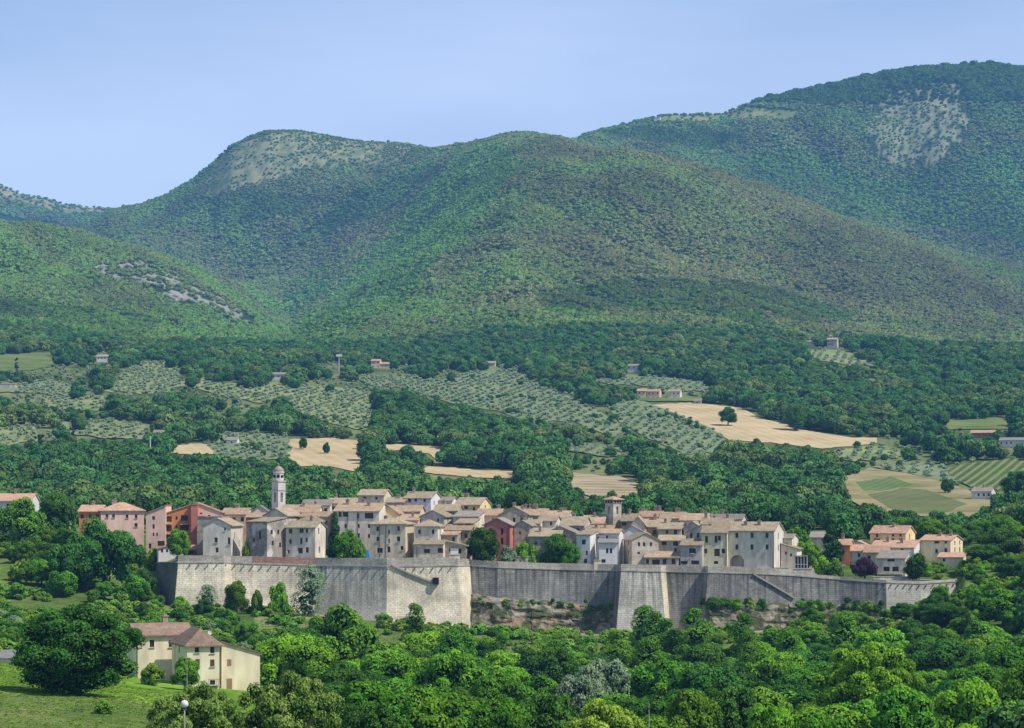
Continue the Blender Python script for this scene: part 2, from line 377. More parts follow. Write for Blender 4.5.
def make_ground():
    ys = np.concatenate([np.arange(-100,552,8), np.arange(552,640,1.4), np.arange(640,820,5), np.arange(820,2300,8), np.arange(2300,8000,20), np.arange(8000,9500,100)]).astype(float)
    ss = np.linspace(-0.36, 0.36, 760)
    S, Y = np.meshgrid(ss, ys); X = S*(Y+220)
    z = terrain(X.ravel(), Y.ravel()).reshape(X.shape)
    u = CX + FPX*X/np.maximum(Y, 90); v = HZ - z*FPX/np.maximum(Y, 90)
    nr, nc = X.shape
    me = bpy.data.meshes.new('ground')
    me.vertices.add(nr*nc); me.vertices.foreach_set('co', np.stack([X, Y, z], -1).astype(np.float32).ravel())
    i = np.arange((nr-1)*nc).reshape(nr-1, nc)[:, :-1].ravel()
    q = np.stack([i, i+1, i+1+nc, i+nc], -1)
    me.loops.add(q.size); me.loops.foreach_set('vertex_index', q.ravel().astype(np.int32))
    me.polygons.add(len(q)); me.polygons.foreach_set('loop_start', np.arange(0, q.size, 4, dtype=np.int32))
    me.polygons.foreach_set('use_smooth', np.ones(len(q), bool))
    me.update(); me.validate()
    nz = fbm(X/40, Y/60, 5, 21); n2 = fbm(X/9, Y/14, 4, 31)
    col = np.zeros((nr, nc, 3)); col[:] = (.03, .055, .018)
    def put(mask, a, b, n=nz):
        t = np.clip((n-0.3)/0.4, 0, 1)[..., None]
        w = np.asarray(mask, float)[..., None]
        col[:] = col*(1-w) + (np.array(a)*(1-t)+np.array(b)*t)*w
    put((Y > 700) & (Y < 2300), (.07,.11,.035), (.20,.23,.10))
    j = (nz-0.5)*26; k = (n2-0.5)*14
    put((Y < 600) & (u < 1100), (.06,.11,.025), (.14,.2,.05))
    put((Y < 440) & (u < 300), (.13,.25,.03), (.22,.36,.05), n2)
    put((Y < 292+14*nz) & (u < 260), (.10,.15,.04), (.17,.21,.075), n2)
    put((Y > 480) & (Y < 600) & (u > 255) & (u < 600), (.12,.17,.05), (.24,.27,.11), n2)
    put((Y > 560) & (Y < 640) & (u < 170) & (u > 130), (.14,.2,.06), (.26,.29,.12), n2)
    vil = (Y > 596) & (Y < 740) & (u > 170) & (u < 800+30*nz); put(vil, (.2,.18,.13), (.34,.3,.23))
    put((Y > 596) & (Y < 760) & ((u >= 815) | (u < 160)), (.07,.13,.03), (.17,.24,.06), n2)
    s5 = (Y > 4600) & (Y < 6200)
    put(s5 & inpoly(u+j, v+k, Z_SUMMIT), (.12,.17,.07), (.31,.31,.17), n2)
    k = (n2-.5)*26; j = (nz-.5)*50
    put(s5 & inpoly(u+j, v+k*.3, Z_MEADOW), (.16,.2,.07), (.27,.28,.13))
    put(s5 & inpoly(u+j*1.2, v+k*1.2, Z_ROCK5) & (n2+.5*nz > .62), (.12,.175,.085), (.27,.275,.185), n2)
    s5 = (Y > 2700) & (Y < 4000)
    put(s5 & inpoly(u+j*.6, v+k*.6, Z_ROCK1) & (n2 > .42), (.17,.18,.13), (.34,.33,.29), n2)
    put((Y > 6800) & inpoly(u+j, v, Z_TAN4), (.17,.19,.08), (.36,.31,.19))
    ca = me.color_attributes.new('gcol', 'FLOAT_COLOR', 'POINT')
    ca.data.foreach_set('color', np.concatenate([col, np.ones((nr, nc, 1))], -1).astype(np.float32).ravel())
    m, nt, out, N, L = nodes('ground')
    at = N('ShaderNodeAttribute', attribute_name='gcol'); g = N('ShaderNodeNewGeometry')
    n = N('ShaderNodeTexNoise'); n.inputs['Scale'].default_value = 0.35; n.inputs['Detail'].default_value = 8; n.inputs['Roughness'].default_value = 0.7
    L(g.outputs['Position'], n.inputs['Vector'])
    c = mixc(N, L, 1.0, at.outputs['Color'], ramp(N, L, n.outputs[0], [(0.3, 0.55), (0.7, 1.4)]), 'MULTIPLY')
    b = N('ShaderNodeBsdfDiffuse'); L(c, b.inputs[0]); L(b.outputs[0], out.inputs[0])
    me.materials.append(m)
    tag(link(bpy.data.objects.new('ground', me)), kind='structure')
make_ground()

def make_field(name, label, key, poly, off=.45, mats={}):
    b = []
    for i in range(len(poly)):
        a, c = Vector(poly[i]), Vector(poly[(i+1) % len(poly)])
        n = max(1, int((c-a).length/3))
        for k in range(n):
            p = a.lerp(c, k/n)
            w = (vn(np.array(p.x/5.), np.array(p.y/3.), 9)-.5)
            b.append((p.x + float(w)*(7.0 if key.startswith('olive') else 3), p.y + float(w)*(3 if key.startswith('olive') else 1)))
    B = [hit(*p) for p in b]
    us = np.array([CX+FPX*p.x/p.y for p in B]); Ys = np.array([p.y for p in B])
    pts = [Vector((a, y/4)) for a, y in zip(us, Ys)]; nb = len(pts)
    gu, gy = np.meshgrid(np.arange(us.min(), us.max(), 3.0), np.arange(Ys.min(), Ys.max(), 9.0))
    ok = inpoly(gu.ravel(), gy.ravel(), list(zip(us, Ys)))
    pts += [Vector((a, y/4)) for a, y in zip(gu.ravel()[ok], gy.ravel()[ok])]
    r = geometry.delaunay_2d_cdt(pts, [(i, (i+1) % nb) for i in range(nb)], [], 1, 0.01)
    V = np.array([(v.x, v.y*4) for v in r[0]]); X = (V[:, 0]-CX)*V[:, 1]/FPX
    z = terrain(X, V[:, 1]) + off
    me = bpy.data.meshes.new(name); me.from_pydata([tuple(q) for q in np.stack([X, V[:, 1], z], -1)], [], [tuple(f) for f in r[2]])
    if key not in mats: mats[key] = field_mat(key)
    me.materials.append(mats[key]); me.polygons.foreach_set('use_smooth', [True]*len(me.polygons)); me.update()
    bm = bmesh.new(); bm.from_mesh(me); 
    for f in bm.faces:
        if f.normal.z < 0: f.normal_flip()
    bm.to_mesh(me); bm.free()
    tag(link(bpy.data.objects.new(name, me)), label, kind='structure')
for i_, f in enumerate(FIELDS): make_field(*f, .35+.015*i_)

# ------------------------------------------------------------------ town wall
def wall_mat(name, a, b_, streak=0.5, bright=1.0):
    m, nt, out, N, L = nodes(name)
    b = N('ShaderNodeBsdfPrincipled'); b.inputs['Roughness'].default_value = 0.95; b.inputs['Specular IOR Level'].default_value = 0.05
    uv = N('ShaderNodeUVMap'); uv.uv_map = 'UVMap'
    br = N('ShaderNodeTexBrick'); br.inputs['Scale'].default_value = 1.0
    br.inputs['Brick Width'].default_value = 1.1; br.inputs['Row Height'].default_value = 0.5
    br.inputs['Mortar Size'].default_value = 0.05; br.inputs['Mortar Smooth'].default_value = 0.5; br.inputs['Bias'].default_value = -0.1
    for k, v in (('Color1', a), ('Color2', b_), ('Mortar', tuple(x*0.74 for x in a))): br.inputs[k].default_value = (*v, 1)
    L(uv.outputs[0], br.inputs['Vector'])
    def noise(sx, sy, det, ro=0.6):
        mp = N('ShaderNodeMapping'); mp.inputs['Scale'].default_value = (sx, sy, 1); L(uv.outputs[0], mp.inputs[0])
        n = N('ShaderNodeTexNoise'); n.inputs['Scale'].default_value = 1; n.inputs['Detail'].default_value = det; n.inputs['Roughness'].default_value = ro
        L(mp.outputs[0], n.inputs['Vector']); return n.outputs[0]
    c = mixc(N, L, 1.0, br.outputs[0], ramp(N, L, noise(.35,.35,8,.7), [(0.3, 0.84), (0.7, 1.22)]), 'MULTIPLY')
    c = mixc(N, L, 1.0, c, ramp(N, L, noise(.07,.13,4,.6), [(0.35, 0.78), (0.65, 1.28)]), 'MULTIPLY')
    c = mixc(N, L, 0.8, c, ramp(N, L, noise(2.2,2.2,4,.8), [(0.36, 0.66), (0.58, 1.2)]), 'MULTIPLY')
    # dark runs of rain stain, strongest under the coping
    at = N('ShaderNodeAttribute', attribute_name='drop')      # 0 at the coping, 1 at the foot
    f = ramp(N, L, noise(0.9, 0.05, 5, .6), [(0.42, 0.0), (0.62, 1.0)])
    g = ramp(N, L, at.outputs['Fac'], [(0.0, 1.0), (0.35, 0.65), (0.8, 0.1)])
    mu = N('ShaderNodeMath', operation='MULTIPLY'); L(f, mu.inputs[0]); L(g, mu.inputs[1])
    mu2 = N('ShaderNodeMath', operation='MULTIPLY'); L(mu.outputs[0], mu2.inputs[0]); mu2.inputs[1].default_value = streak
    c = mixc(N, L, mu2.outputs[0], c, (.06,.062,.066))
    L(c, b.inputs['Base Color']); 
    bp = N('ShaderNodeBump'); bp.inputs['Strength'].default_value = 0.5; bp.inputs['Distance'].default_value = 0.15
    L(noise(1.6,1.6,6,.7), bp.inputs['Height']); L(bp.outputs[0], b.inputs['Normal'])
    L(b.outputs[0], out.inputs[0])
    return m

WT = []; WB = []
_pl = [Vector((ux(w[0], w[1]), w[1])) for w in WALL]
_acc = [0.0]
for i in range(1, len(_pl)): _acc.append(_acc[-1] + (_pl[i]-_pl[i-1]).length)
def wnorm(i):
    ns = []
    for a, b in ((i-1, i), (i, i+1)):
        if a >= 0 and b < len(_pl):
            d = (_pl[b]-_pl[a]).normalized(); ns.append(Vector((d.y, -d.x)))
    if len(ns) == 1: return ns[0]
    n = (ns[0]+ns[1]).normalized(); c = max(0.45, n.dot(ns[0])); return n/c
for i, w in enumerate(WALL):
    n = wnorm(i); zt = zy(w[2], w[1]); p = _pl[i]
    q = p + n*1.7
    zb = min(tz(q.x, q.y), zy(w[3], w[1])) - 1.5
    bat = 0.10*(zt-zb)
    WT.append(Vector((p.x, p.y, zt))); WB.append(Vector((p.x+n.x*bat, p.y+n.y*bat, zb)))

def wall_part(name, i0, i1, mat, parent, label=None):
    vs, fs, uvs, dr = [], [], [], []
    nv = 10
    cols = []
    for i in range(i0, i1):
        L_ = (_pl[i+1]-_pl[i]).length; n = max(1, int(L_/2.0))
        for k in range(n + (1 if i == i1-1 else 0)): cols.append((i, k/n))
    for i, t in cols:
        a = WT[i].lerp(WT[i+1], t); b = WB[i].lerp(WB[i+1], t); s = _acc[i] + (_acc[i+1]-_acc[i])*t
        for k in range(nv+1):
            v = a.lerp(b, k/nv); e = 0.12*(float(vn(np.array(s/3.1), np.array(v.z/2.7), 4))-.5) if 0 < k < nv else 0
            vs.append((v.x, v.y-e, v.z)); uvs.append((s, v.z)); dr.append(k/nv)
    nc = len(cols)
    for c in range(nc-1):
        for k in range(nv):
            q = c*(nv+1)+k; fs.append((q, q+1, q+nv+2, q+nv+1))
    # back skin so the wall has thickness
    b0 = len(vs)
    for i, t in cols:
        a = WT[i].lerp(WT[i+1], t); n = wnorm(i).lerp(wnorm(i+1), t).normalized()
        vs += [(a.x-n.x*.8, a.y-n.y*.8, a.z), (a.x-n.x*.8, a.y-n.y*.8, a.z-3)]
        s = _acc[i] + (_acc[i+1]-_acc[i])*t
        uvs += [(s, a.z+1), (s, a.z)]; dr += [0, 0]
    for c in range(nc-1):
        p0 = c*(nv+1); p1 = (c+1)*(nv+1); r0 = b0+2*c; r1 = b0+2*c+2
        fs += [(p0, p1, r1, r0), (r0, r1, r1+1, r0+1)]
    me = bpy.data.meshes.new(name); me.from_pydata(vs, [], fs); me.materials.append(mat)
    ul = me.uv_layers.new(name='UVMap')
    li = np.zeros(len(me.loops), np.int32); me.loops.foreach_get('vertex_index', li)
    ul.data.foreach_set('uv', np.array(uvs, np.float32)[li].ravel())
    at = me.attributes.new('drop', 'FLOAT', 'POINT'); at.data.foreach_set('value', np.array(dr, np.float32))
    me.update()
    o = link(bpy.data.objects.new(name, me), parent)
    if label: o['label'] = label
    return o

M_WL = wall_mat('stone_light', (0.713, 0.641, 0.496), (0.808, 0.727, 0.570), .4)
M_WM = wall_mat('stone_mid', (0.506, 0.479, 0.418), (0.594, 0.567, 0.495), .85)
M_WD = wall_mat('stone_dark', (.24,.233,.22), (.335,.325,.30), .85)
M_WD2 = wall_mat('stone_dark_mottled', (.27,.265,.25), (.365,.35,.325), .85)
M_WC = wall_mat('stone_cream', (.62,.55,.42), (.68,.61,.48), .1)  # for the right-facing returns: their sunlit look is put into the stone colour
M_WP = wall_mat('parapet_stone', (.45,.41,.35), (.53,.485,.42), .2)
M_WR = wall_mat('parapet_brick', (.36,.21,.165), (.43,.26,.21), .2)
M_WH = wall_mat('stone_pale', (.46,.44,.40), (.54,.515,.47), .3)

def build_wall():
    w = empty('town_wall', (0, 0, 0)); tag(w, 'long grey stone town wall with buttresses below the village houses', 'town wall')
    S = [(0,1,M_WD),(1,2,M_WL),(2,3,M_WC),(3,4,M_WL),(4,5,M_WM),(5,6,M_WL),(6,7,M_WC),(7,8,M_WD),(8,9,M_WD2),(9,10,M_WD2),(10,11,M_WD),  # left-facing faces take darker stone: their shade is put into the colour
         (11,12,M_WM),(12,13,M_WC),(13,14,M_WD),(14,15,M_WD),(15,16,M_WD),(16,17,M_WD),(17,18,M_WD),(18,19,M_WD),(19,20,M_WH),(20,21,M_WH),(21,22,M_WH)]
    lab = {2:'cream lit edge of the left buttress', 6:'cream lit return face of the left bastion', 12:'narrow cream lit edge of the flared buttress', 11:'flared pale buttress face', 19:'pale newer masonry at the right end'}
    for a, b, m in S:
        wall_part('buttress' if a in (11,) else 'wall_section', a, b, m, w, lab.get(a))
    # coping roll along the top of the masonry
    cp = MB(); pr = MB(); pb = MB()
    def strip(mb, i, t0, t1, o0, o1, z0, z1, cap=True):
        a = WT[i].lerp(WT[i+1], t0); b = WT[i].lerp(WT[i+1], t1)
        na = wnorm(i).lerp(wnorm(i+1), t0); nb = wnorm(i).lerp(wnorm(i+1), t1)
        vs = []
        for p, n in ((a, na), (b, nb)):
            for o, z in ((o0, z0), (o1, z0), (o1, z1), (o0, z1)): vs.append((p.x+n.x*o, p.y+n.y*o, p.z+z))
        mb.add(vs, [(0,4,5,1),(1,5,6,2),(2,6,7,3),(3,7,4,0),(0,1,2,3),(7,6,5,4)])
    cols = [t[0] for t in WALL]
    for i in range(0, len(WALL)-1): strip(cp, i, 0, 1, 0.16, -0.5, 0.002, 0.32)
    cp.build('coping', mat_plain('coping', (.46,.43,.37), .9, .2, .6), w)
    ph = lambda c: float(np.interp(c, [157,178,440,470,640,753,790,820,886,960], [0.0,1.5,1.9,1.3,1.35,1.4,1.3,.55,.35,.3]))
    for i in range(1, len(WALL)-2):
        n = max(1, int(abs(cols[i+1]-cols[i])/10))
        for k in range(n):
            c = cols[i] + (cols[i+1]-cols[i])*(k+.5)/n
            h = ph(c) + 0.1*random.random()
            tgt = pb if 250 < c < 316 else pr
            strip(tgt, i, k/n, (k+1)/n, -0.02, -0.42, 0.321, 0.321+h)
    def uvp(mb, name, mat, lab=None):
        o = mb.build(name, mat, w); me = o.data; ul = me.uv_layers.new(name='UVMap')
        co = np.zeros(len(me.vertices)*3, np.float32); me.vertices.foreach_get('co', co); co = co.reshape(-1, 3)
        li = np.zeros(len(me.loops), np.int32); me.loops.foreach_get('vertex_index', li)
        ul.data.foreach_set('uv', co[li][:, [0, 2]].ravel())
        if lab: o['label'] = lab
    uvp(pr, 'parapet', M_WP); uvp(pb, 'parapet', M_WR, 'reddish brick stretch of parapet')
    # sloping string course that climbs the recessed wall
    sc = MB()
    def ramp_strip(pts, i):
        for (pa, ya), (pb_, yb) in zip(pts[:-1], pts[1:]):
            vs = []
            for px, py in ((pa, ya), (pb_, yb)):
                yf = float(np.interp(px, WU, WY)) - 0.1*(zy(float(np.interp(px, WU, WP)), 606) - zy(py, 606))
                for oy, oz in ((-.6,0),(.6,0),(.6,.45),(-.6,.45)): vs.append((ux(px, yf), yf+oy, zy(py, yf)+oz))
            sc.add(vs, [(0,4,5,1),(1,5,6,2),(2,6,7,3),(3,7,4,0),(0,1,2,3),(7,6,5,4)])
    ramp_strip([(753,574.5),(773,586),(794,598.5)], 0)
    ramp_strip([(392,566),(412,575),(432,582.5)], 0)
    sc.build('string_course', mat_plain('string_course', (.42,.4,.35), .9, .15, .6), w)
    g = MB(); y = float(np.interp(436, WU, WY)); y2 = y-1.9
    g.box(ux(433,y), y2, zy(584,y), ux(439,y), y+1, zy(577.5,y)); g.build('opening', mat_plain('dark_opening', (.02,.02,.02), 1, 0), w)
    pp = MB()                                                    # drain spouts under the coping
    for c in list(range(190, 452, 9)) + list(range(884, 955, 7)):
        y = float(np.interp(c, WU, WY)); p = float(np.interp(c, WU, WP))
        pp.box(ux(c,y)-.13, y-.75, zy(p+2.2,y), ux(c,y)+.13, y+.3, zy(p+1.2,y))
    pp.build('drain_spouts', mat_plain('spout', (.2,.19,.17), .9, .1), w)
    return w
TW = build_wall()

# street behind the parapet
def street():
    vs, fs = [], []
    for i in range(len(WALL)):
        p = WT[i]; n = wnorm(i).normalized()
        vs += [(p.x-n.x*.3, p.y-n.y*.3, p.z-.05), (p.x-n.x*4.5, p.y-n.y*4.5+1.0, p.z-.05)]
    for i in range(1, len(WALL)-2): fs.append((2*i, 2*i+2, 2*i+3, 2*i+1))
    me = bpy.data.meshes.new('street'); me.from_pydata(vs, [], fs); me.materials.append(mat_plain('street_paving', (.2,.19,.175), .9, .15))
    tag(link(bpy.data.objects.new('street', me)), kind='structure')
street()

# ------------------------------------------------------------------ rock below the recessed wall
def rock(name, u0, u1, top, label, out0=0.4, out1=3.4, foot=None):
    nu = int((u1-u0)*0.8); nv = 26; vs, fs = [], []
    for i in range(nu+1):
        u = u0 + (u1-u0)*i/nu
        Y = float(np.interp(u, WU, WY)); X = ux(u, Y)
        zt = zy(float(np.interp(u, [t[0] for t in top], [t[1] for t in top])), Y) + 0.5*(float(vn(np.array(u/6.), np.array(0.), 2))-.5)
        zb = tz(X, Y-5) - 2.0
        edge = min(1, (u-u0)/8, (u1-u)/8)
        zt0 = zy(float(np.interp(u, WU, WP)), Y)
        for k in range(nv+1):
            t = k/nv; z = zt + (zb-zt)*t
            o = 0.10*(zt0-z) + out0 + (out1-out0)*t**0.7
            st = math.floor(z*0.9 + 1.2*float(vn(np.array(X/9.), np.array(z/7.), 8)))
            d = 1.5*(float(fbm(np.array(X/3.0), np.array(z/1.3), 4, 17))-.5) + 0.7*(float(_h(np.array(st*1.), np.array(math.floor(X/5.)), 3))-.5) + 0.6*(float(vn(np.array(X/9.), np.array(z/4.), 5))-.5)
            o = (o + d)*edge + (0.10*(zt0-z) - .5)*(1-edge)
            if k == 0: o = 0.10*(zt0-z) - 0.3
            vs.append((X, Y-o, z))
    for i in range(nu):
        for k in range(nv):
            q = i*(nv+1)+k; fs.append((q, q+1, q+nv+2, q+nv+1))
    me = bpy.data.meshes.new(name); me.from_pydata(vs, [], fs); me.materials.append(M_ROCK); me.update()
    tag(link(bpy.data.objects.new(name, me)), label, kind='structure')
def rock_mat():
    m, nt, out, N, L = nodes('rock')
    g = N('ShaderNodeNewGeometry'); b = N('ShaderNodeBsdfDiffuse')
    def nz(s, det, ro=.65):
        mp = N('ShaderNodeMapping'); mp.inputs['Scale'].default_value = s; L(g.outputs['Position'], mp.inputs[0])
        n = N('ShaderNodeTexNoise'); n.inputs['Scale'].default_value = 1; n.inputs['Detail'].default_value = det; n.inputs['Roughness'].default_value = ro
        L(mp.outputs[0], n.inputs['Vector']); return n.outputs[0]
    c = ramp(N, L, nz((.25,.25,.9), 7), [(.3,(.10,.10,.08)),(.46,(.22,.20,.16)),(.58,(.33,.29,.225)),(.7,(.42,.37,.29))])
    c = mixc(N, L, ramp(N, L, nz((.09,.09,.2), 3), [(.5,0.),(.62,.6)]), c, (.36,.23,.16))
    c = mixc(N, L, ramp(N, L, nz((.35,.35,.3), 6), [(.47,0.),(.55,.85)]), c, (.05,.075,.025))
    L(c, b.inputs[0]); L(b.outputs[0], out.inputs[0]); return m
M_ROCK = rock_mat()
rock('rock_face', 463, 621, [(463,591),(480,594),(498,597),(540,600),(580,604),(621,606)], 'layered tan rock face under the recessed wall between bastion and flared buttress')
rock('rock_face', 700, 806, [(700,596),(712,600),(760,603),(806,601)], 'overgrown rock face right of the flared buttress')
rock('rock_face', 796, 962, [(796,603),(840,604),(882,607),(890,609),(925,611),(945,606),(962,600)], 'shaded rock face under the right end of the wall', .3, 2.2)
# ------------------------------------------------------------------ foliage
ML = {
 'broad': mat_leaf('leaf_broad', (.026,.078,.008), (.095,.20,.018), .22, huevar=.016),
 'dark':  mat_leaf('leaf_dark', (.014,.045,.008), (.050,.12,.018), .2, huevar=.014),
 'bright':mat_leaf('leaf_bright', (.055,.125,.010), (.15,.29,.022), .28, huevar=.012, valvar=.15),
 'yellow':mat_leaf('leaf_yellowgreen', (.09,.14,.014), (.24,.31,.04), .28, huevar=.01, valvar=.1),
 'silver':mat_leaf('leaf_silver', (.072,.12,.062), (.15,.21,.12), .2, huevar=.01, valvar=.1),
 'linden':mat_leaf('leaf_linden', (.035,.085,.010), (.17,.235,.06), .2, huevar=.006, valvar=.08),
 'conif': mat_leaf('leaf_conifer', (.008,.026,.010), (.032,.072,.022), .08, valvar=.2),
 'grass': mat_leaf('leaf_grass', (.06,.115,.018), (.125,.20,.032), .2, huevar=.012, valvar=.2),
 'plum':  mat_leaf('leaf_plum', (.018,.008,.018), (.06,.028,.055), .12),
 'broom': mat_leaf('leaf_broom', (.18,.17,.01), (.55,.46,.02), .2),
 'olive': mat_leaf('leaf_olive', (.10,.145,.08), (.20,.255,.15), .12, huevar=.015, valvar=.15),
 'shrub': mat_leaf('leaf_shrub', (.035,.08,.010), (.12,.21,.028), .22, huevar=.03, valvar=.28),
 'mount': mat_leaf('leaf_mountain', (.054,.112,.024), (.096,.175,.036), .12, inst=((.085,.098,.040),(.125,.132,.056)), huevar=.015, valvar=.15),
 'mid':   mat_leaf('leaf_wood', (.020,.062,.018), (.055,.125,.030), .15, inst=((.05,.08,.02),(.13,.17,.05)), huevar=.012, valvar=.3),
}
M_BARK = mat_plain('bark', (.09,.07,.05), .95, .3, 3)
M_CORE = {}
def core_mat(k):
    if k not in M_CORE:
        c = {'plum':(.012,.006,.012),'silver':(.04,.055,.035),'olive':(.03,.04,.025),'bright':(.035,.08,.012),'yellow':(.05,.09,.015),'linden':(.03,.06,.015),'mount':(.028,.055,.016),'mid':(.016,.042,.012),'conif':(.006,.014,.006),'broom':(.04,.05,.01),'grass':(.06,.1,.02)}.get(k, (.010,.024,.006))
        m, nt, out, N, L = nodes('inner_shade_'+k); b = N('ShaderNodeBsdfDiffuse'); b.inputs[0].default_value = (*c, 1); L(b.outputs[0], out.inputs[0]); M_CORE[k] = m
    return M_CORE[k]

_ico = {}
def ico(sub):
    if sub not in _ico:
        bm = bmesh.new(); bmesh.ops.create_icosphere(bm, subdivisions=sub, radius=1.0)
        _ico[sub] = (np.array([v.co[:] for v in bm.verts]), np.array([[v.index for v in f.verts] for f in bm.faces])); bm.free()
    return _ico[sub]

def crown_mesh(name, key, seed, rx=1.0, rz=0.85, zc=None, npuff=30, nleaf=3000, leaf=0.08, puff=(.26,.42), shape='round', spread=.72, core=.78, jit=.75, trunk=None, coresub=1, ry=None, low=-.8):
    """crown of leaf clumps gathered in puffs; unit-sized, base of the plant at z = 0"""
    g = np.random.default_rng(seed); ry = ry or rx
    zc = rz if zc is None else zc
    d = g.normal(size=(npuff, 3)); d /= np.linalg.norm(d, axis=1)[:, None]
    d[:, 2] = np.where(d[:, 2] < low, -d[:, 2], d[:, 2])
    rr = spread*(g.random(npuff)**0.4)[:, None]
    pc = d*rr*np.array([rx, ry, rz])
    pr = g.uniform(puff[0], puff[1], npuff)*rx
    if shape == 'cone':
        t = g.random(npuff)**0.8; a = g.random(npuff)*6.283
        rad = rx*(1-t)*.62*(.6+.4*g.random(npuff))
        pc = np.stack([np.cos(a)*rad, np.sin(a)*rad, (t*2-1)*rz*.93], -1); pr = rx*(.16+.30*(1-t))
    if shape == 'column':
        t = g.random(npuff); a = g.random(npuff)*6.283; prof = np.sin(np.pi*np.clip(t*.92+.06, 0, 1))**.6
        pc = np.stack([np.cos(a)*rx*.35*prof, np.sin(a)*rx*.35*prof, (t*2-1)*rz*.93], -1); pr = rx*(.3+.32*prof)
    if shape == 'flat':
        pc[:, 2] = np.abs(pc[:, 2])*.5
    pt = g.random(npuff)
    i = g.integers(0, npuff, int(nleaf*2.2)); q = g.normal(size=(len(i), 3)); q[:, 2] += .35; q /= np.linalg.norm(q, axis=1)[:, None]
    sc = np.array([1, 1, .85])
    p = pc[i] + q*pr[i][:, None]*sc*g.uniform(.86, 1.1, len(i))[:, None]
    inside = np.zeros(len(i), bool)
    for k in range(npuff):
        inside |= (np.linalg.norm((p-pc[k])/sc, axis=1) < pr[k]*.8) & (i != k)
    keep = ~inside; p = p[keep][:nleaf]; q = q[keep][:nleaf]; ii = i[keep][:nleaf]; n = len(p)
    nn = q + g.normal(size=(n, 3))*jit*.6; nn /= np.linalg.norm(nn, axis=1)[:, None]
    t1 = np.cross(nn, g.normal(size=(n, 3))); t1 /= np.linalg.norm(t1, axis=1)[:, None]; t2 = np.cross(nn, t1)
    s = leaf*g.uniform(.6, 1.25, n)[:, None]; as_ = g.uniform(.55, 1.0, n)[:, None]
    c4 = np.stack([p-t1*s*.6, p+t2*s*as_*.5+t1*s*.05, p+t1*s*.62+nn*s*.12, p-t2*s*as_*.48], 1)
    c4[..., 2] += zc
    V = c4.reshape(-1, 3); nq = n
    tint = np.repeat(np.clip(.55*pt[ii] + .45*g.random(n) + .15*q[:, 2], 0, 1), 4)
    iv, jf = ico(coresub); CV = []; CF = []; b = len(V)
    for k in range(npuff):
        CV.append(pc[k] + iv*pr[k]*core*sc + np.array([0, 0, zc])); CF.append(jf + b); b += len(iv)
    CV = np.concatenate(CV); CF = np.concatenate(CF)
    T = MB()
    if trunk:
        T = trunk(g)
    nv = len(V)+len(CV)
    me = bpy.data.meshes.new(name)
    allv = np.concatenate([V, CV] + ([np.array([tuple(v) for v in T.v])] if T.v else []))
    me.vertices.add(len(allv)); me.vertices.foreach_set('co', allv.astype(np.float32).ravel())
    loops = [np.arange(nq*4), CF.ravel()]; sizes = [np.full(nq, 4), np.full(len(CF), 3)]; mi = [np.zeros(nq), np.ones(len(CF))]
    if T.v:
        loops.append(np.concatenate([np.array(f)+nv for f in T.f])); sizes.append(np.array([len(f) for f in T.f])); mi.append(np.full(len(T.f), 2))
    lo = np.concatenate(loops).astype(np.int32); sz = np.concatenate(sizes).astype(np.int32)
    me.loops.add(len(lo)); me.loops.foreach_set('vertex_index', lo)
    me.polygons.add(len(sz)); me.polygons.foreach_set('loop_start', np.concatenate([[0], np.cumsum(sz)[:-1]]).astype(np.int32))
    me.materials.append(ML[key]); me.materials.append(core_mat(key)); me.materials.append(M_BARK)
    me.polygons.foreach_set('material_index', np.concatenate(mi).astype(np.int32))
    a = me.attributes.new('tint', 'FLOAT', 'POINT'); tt = np.zeros(len(allv), np.float32); tt[:len(tint)] = tint
    a.data.foreach_set('value', tt)
    me.update(); me.validate()
    return me

def trunk_fn(h=1.0, r=.06, rx=1.0):
    def f(g):
        t = MB(); top = Vector((g.uniform(-.06,.06), g.uniform(-.06,.06), h*.55))
        t.limb((0,0,-.12), top, r*1.3, r*.8, 7)
        for k in range(5):
            a = g.random()*6.28; e = top + Vector((math.cos(a)*rx*.5, math.sin(a)*rx*.5, h*g.uniform(.25,.6)))
            t.limb(top - Vector((0,0,h*.1*g.random())), e, r*.55, r*.2, 5)
        return t
    return f

# big trees: crown mesh (unit radius 1, height about 2) and a separate trunk mesh
PROTO = {}
def big(kind, n, key, **k):
    PROTO[kind] = []
    for s in range(n):
        cm = crown_mesh('crown', key, 100*len(PROTO)+s, **k)
        tb = trunk_fn(k.get('th', 1.0) if False else .9, .07)(np.random.default_rng(s)).mesh('trunk', [M_BARK])
        PROTO[kind].append((cm, tb))
big('broad', 4, 'broad', rx=1, rz=.86, zc=.82, npuff=60, nleaf=9500, leaf=.064, puff=(.17,.31), spread=.8)
big('dark', 3, 'dark', rx=1, rz=.86, zc=.82, npuff=60, nleaf=9500, leaf=.062, puff=(.17,.31), spread=.8)
big('bright', 3, 'bright', rx=1, rz=.8, zc=.78, npuff=60, nleaf=9500, leaf=.062, puff=(.16,.28), spread=.82)
big('dome', 1, 'bright', rx=1, rz=.8, zc=.78, npuff=150, nleaf=26000, leaf=.036, puff=(.10,.17), spread=.88)
big('yellow', 1, 'yellow', rx=1, rz=.7, zc=.85, npuff=70, nleaf=9500, leaf=.055, puff=(.14,.24), spread=.84)
big('silver', 2, 'silver', rx=1, rz=.8, zc=.78, npuff=60, nleaf=9500, leaf=.05, puff=(.15,.26), spread=.8)
big('linden', 2, 'linden', rx=1, rz=.62, zc=.75, npuff=150, nleaf=26000, leaf=.032, puff=(.08,.15), spread=.92, core=.8)
big('oak', 1, 'dark', rx=1, rz=.84, zc=.80, low=-1, npuff=110, nleaf=30000, leaf=.036, puff=(.12,.24), spread=.86)
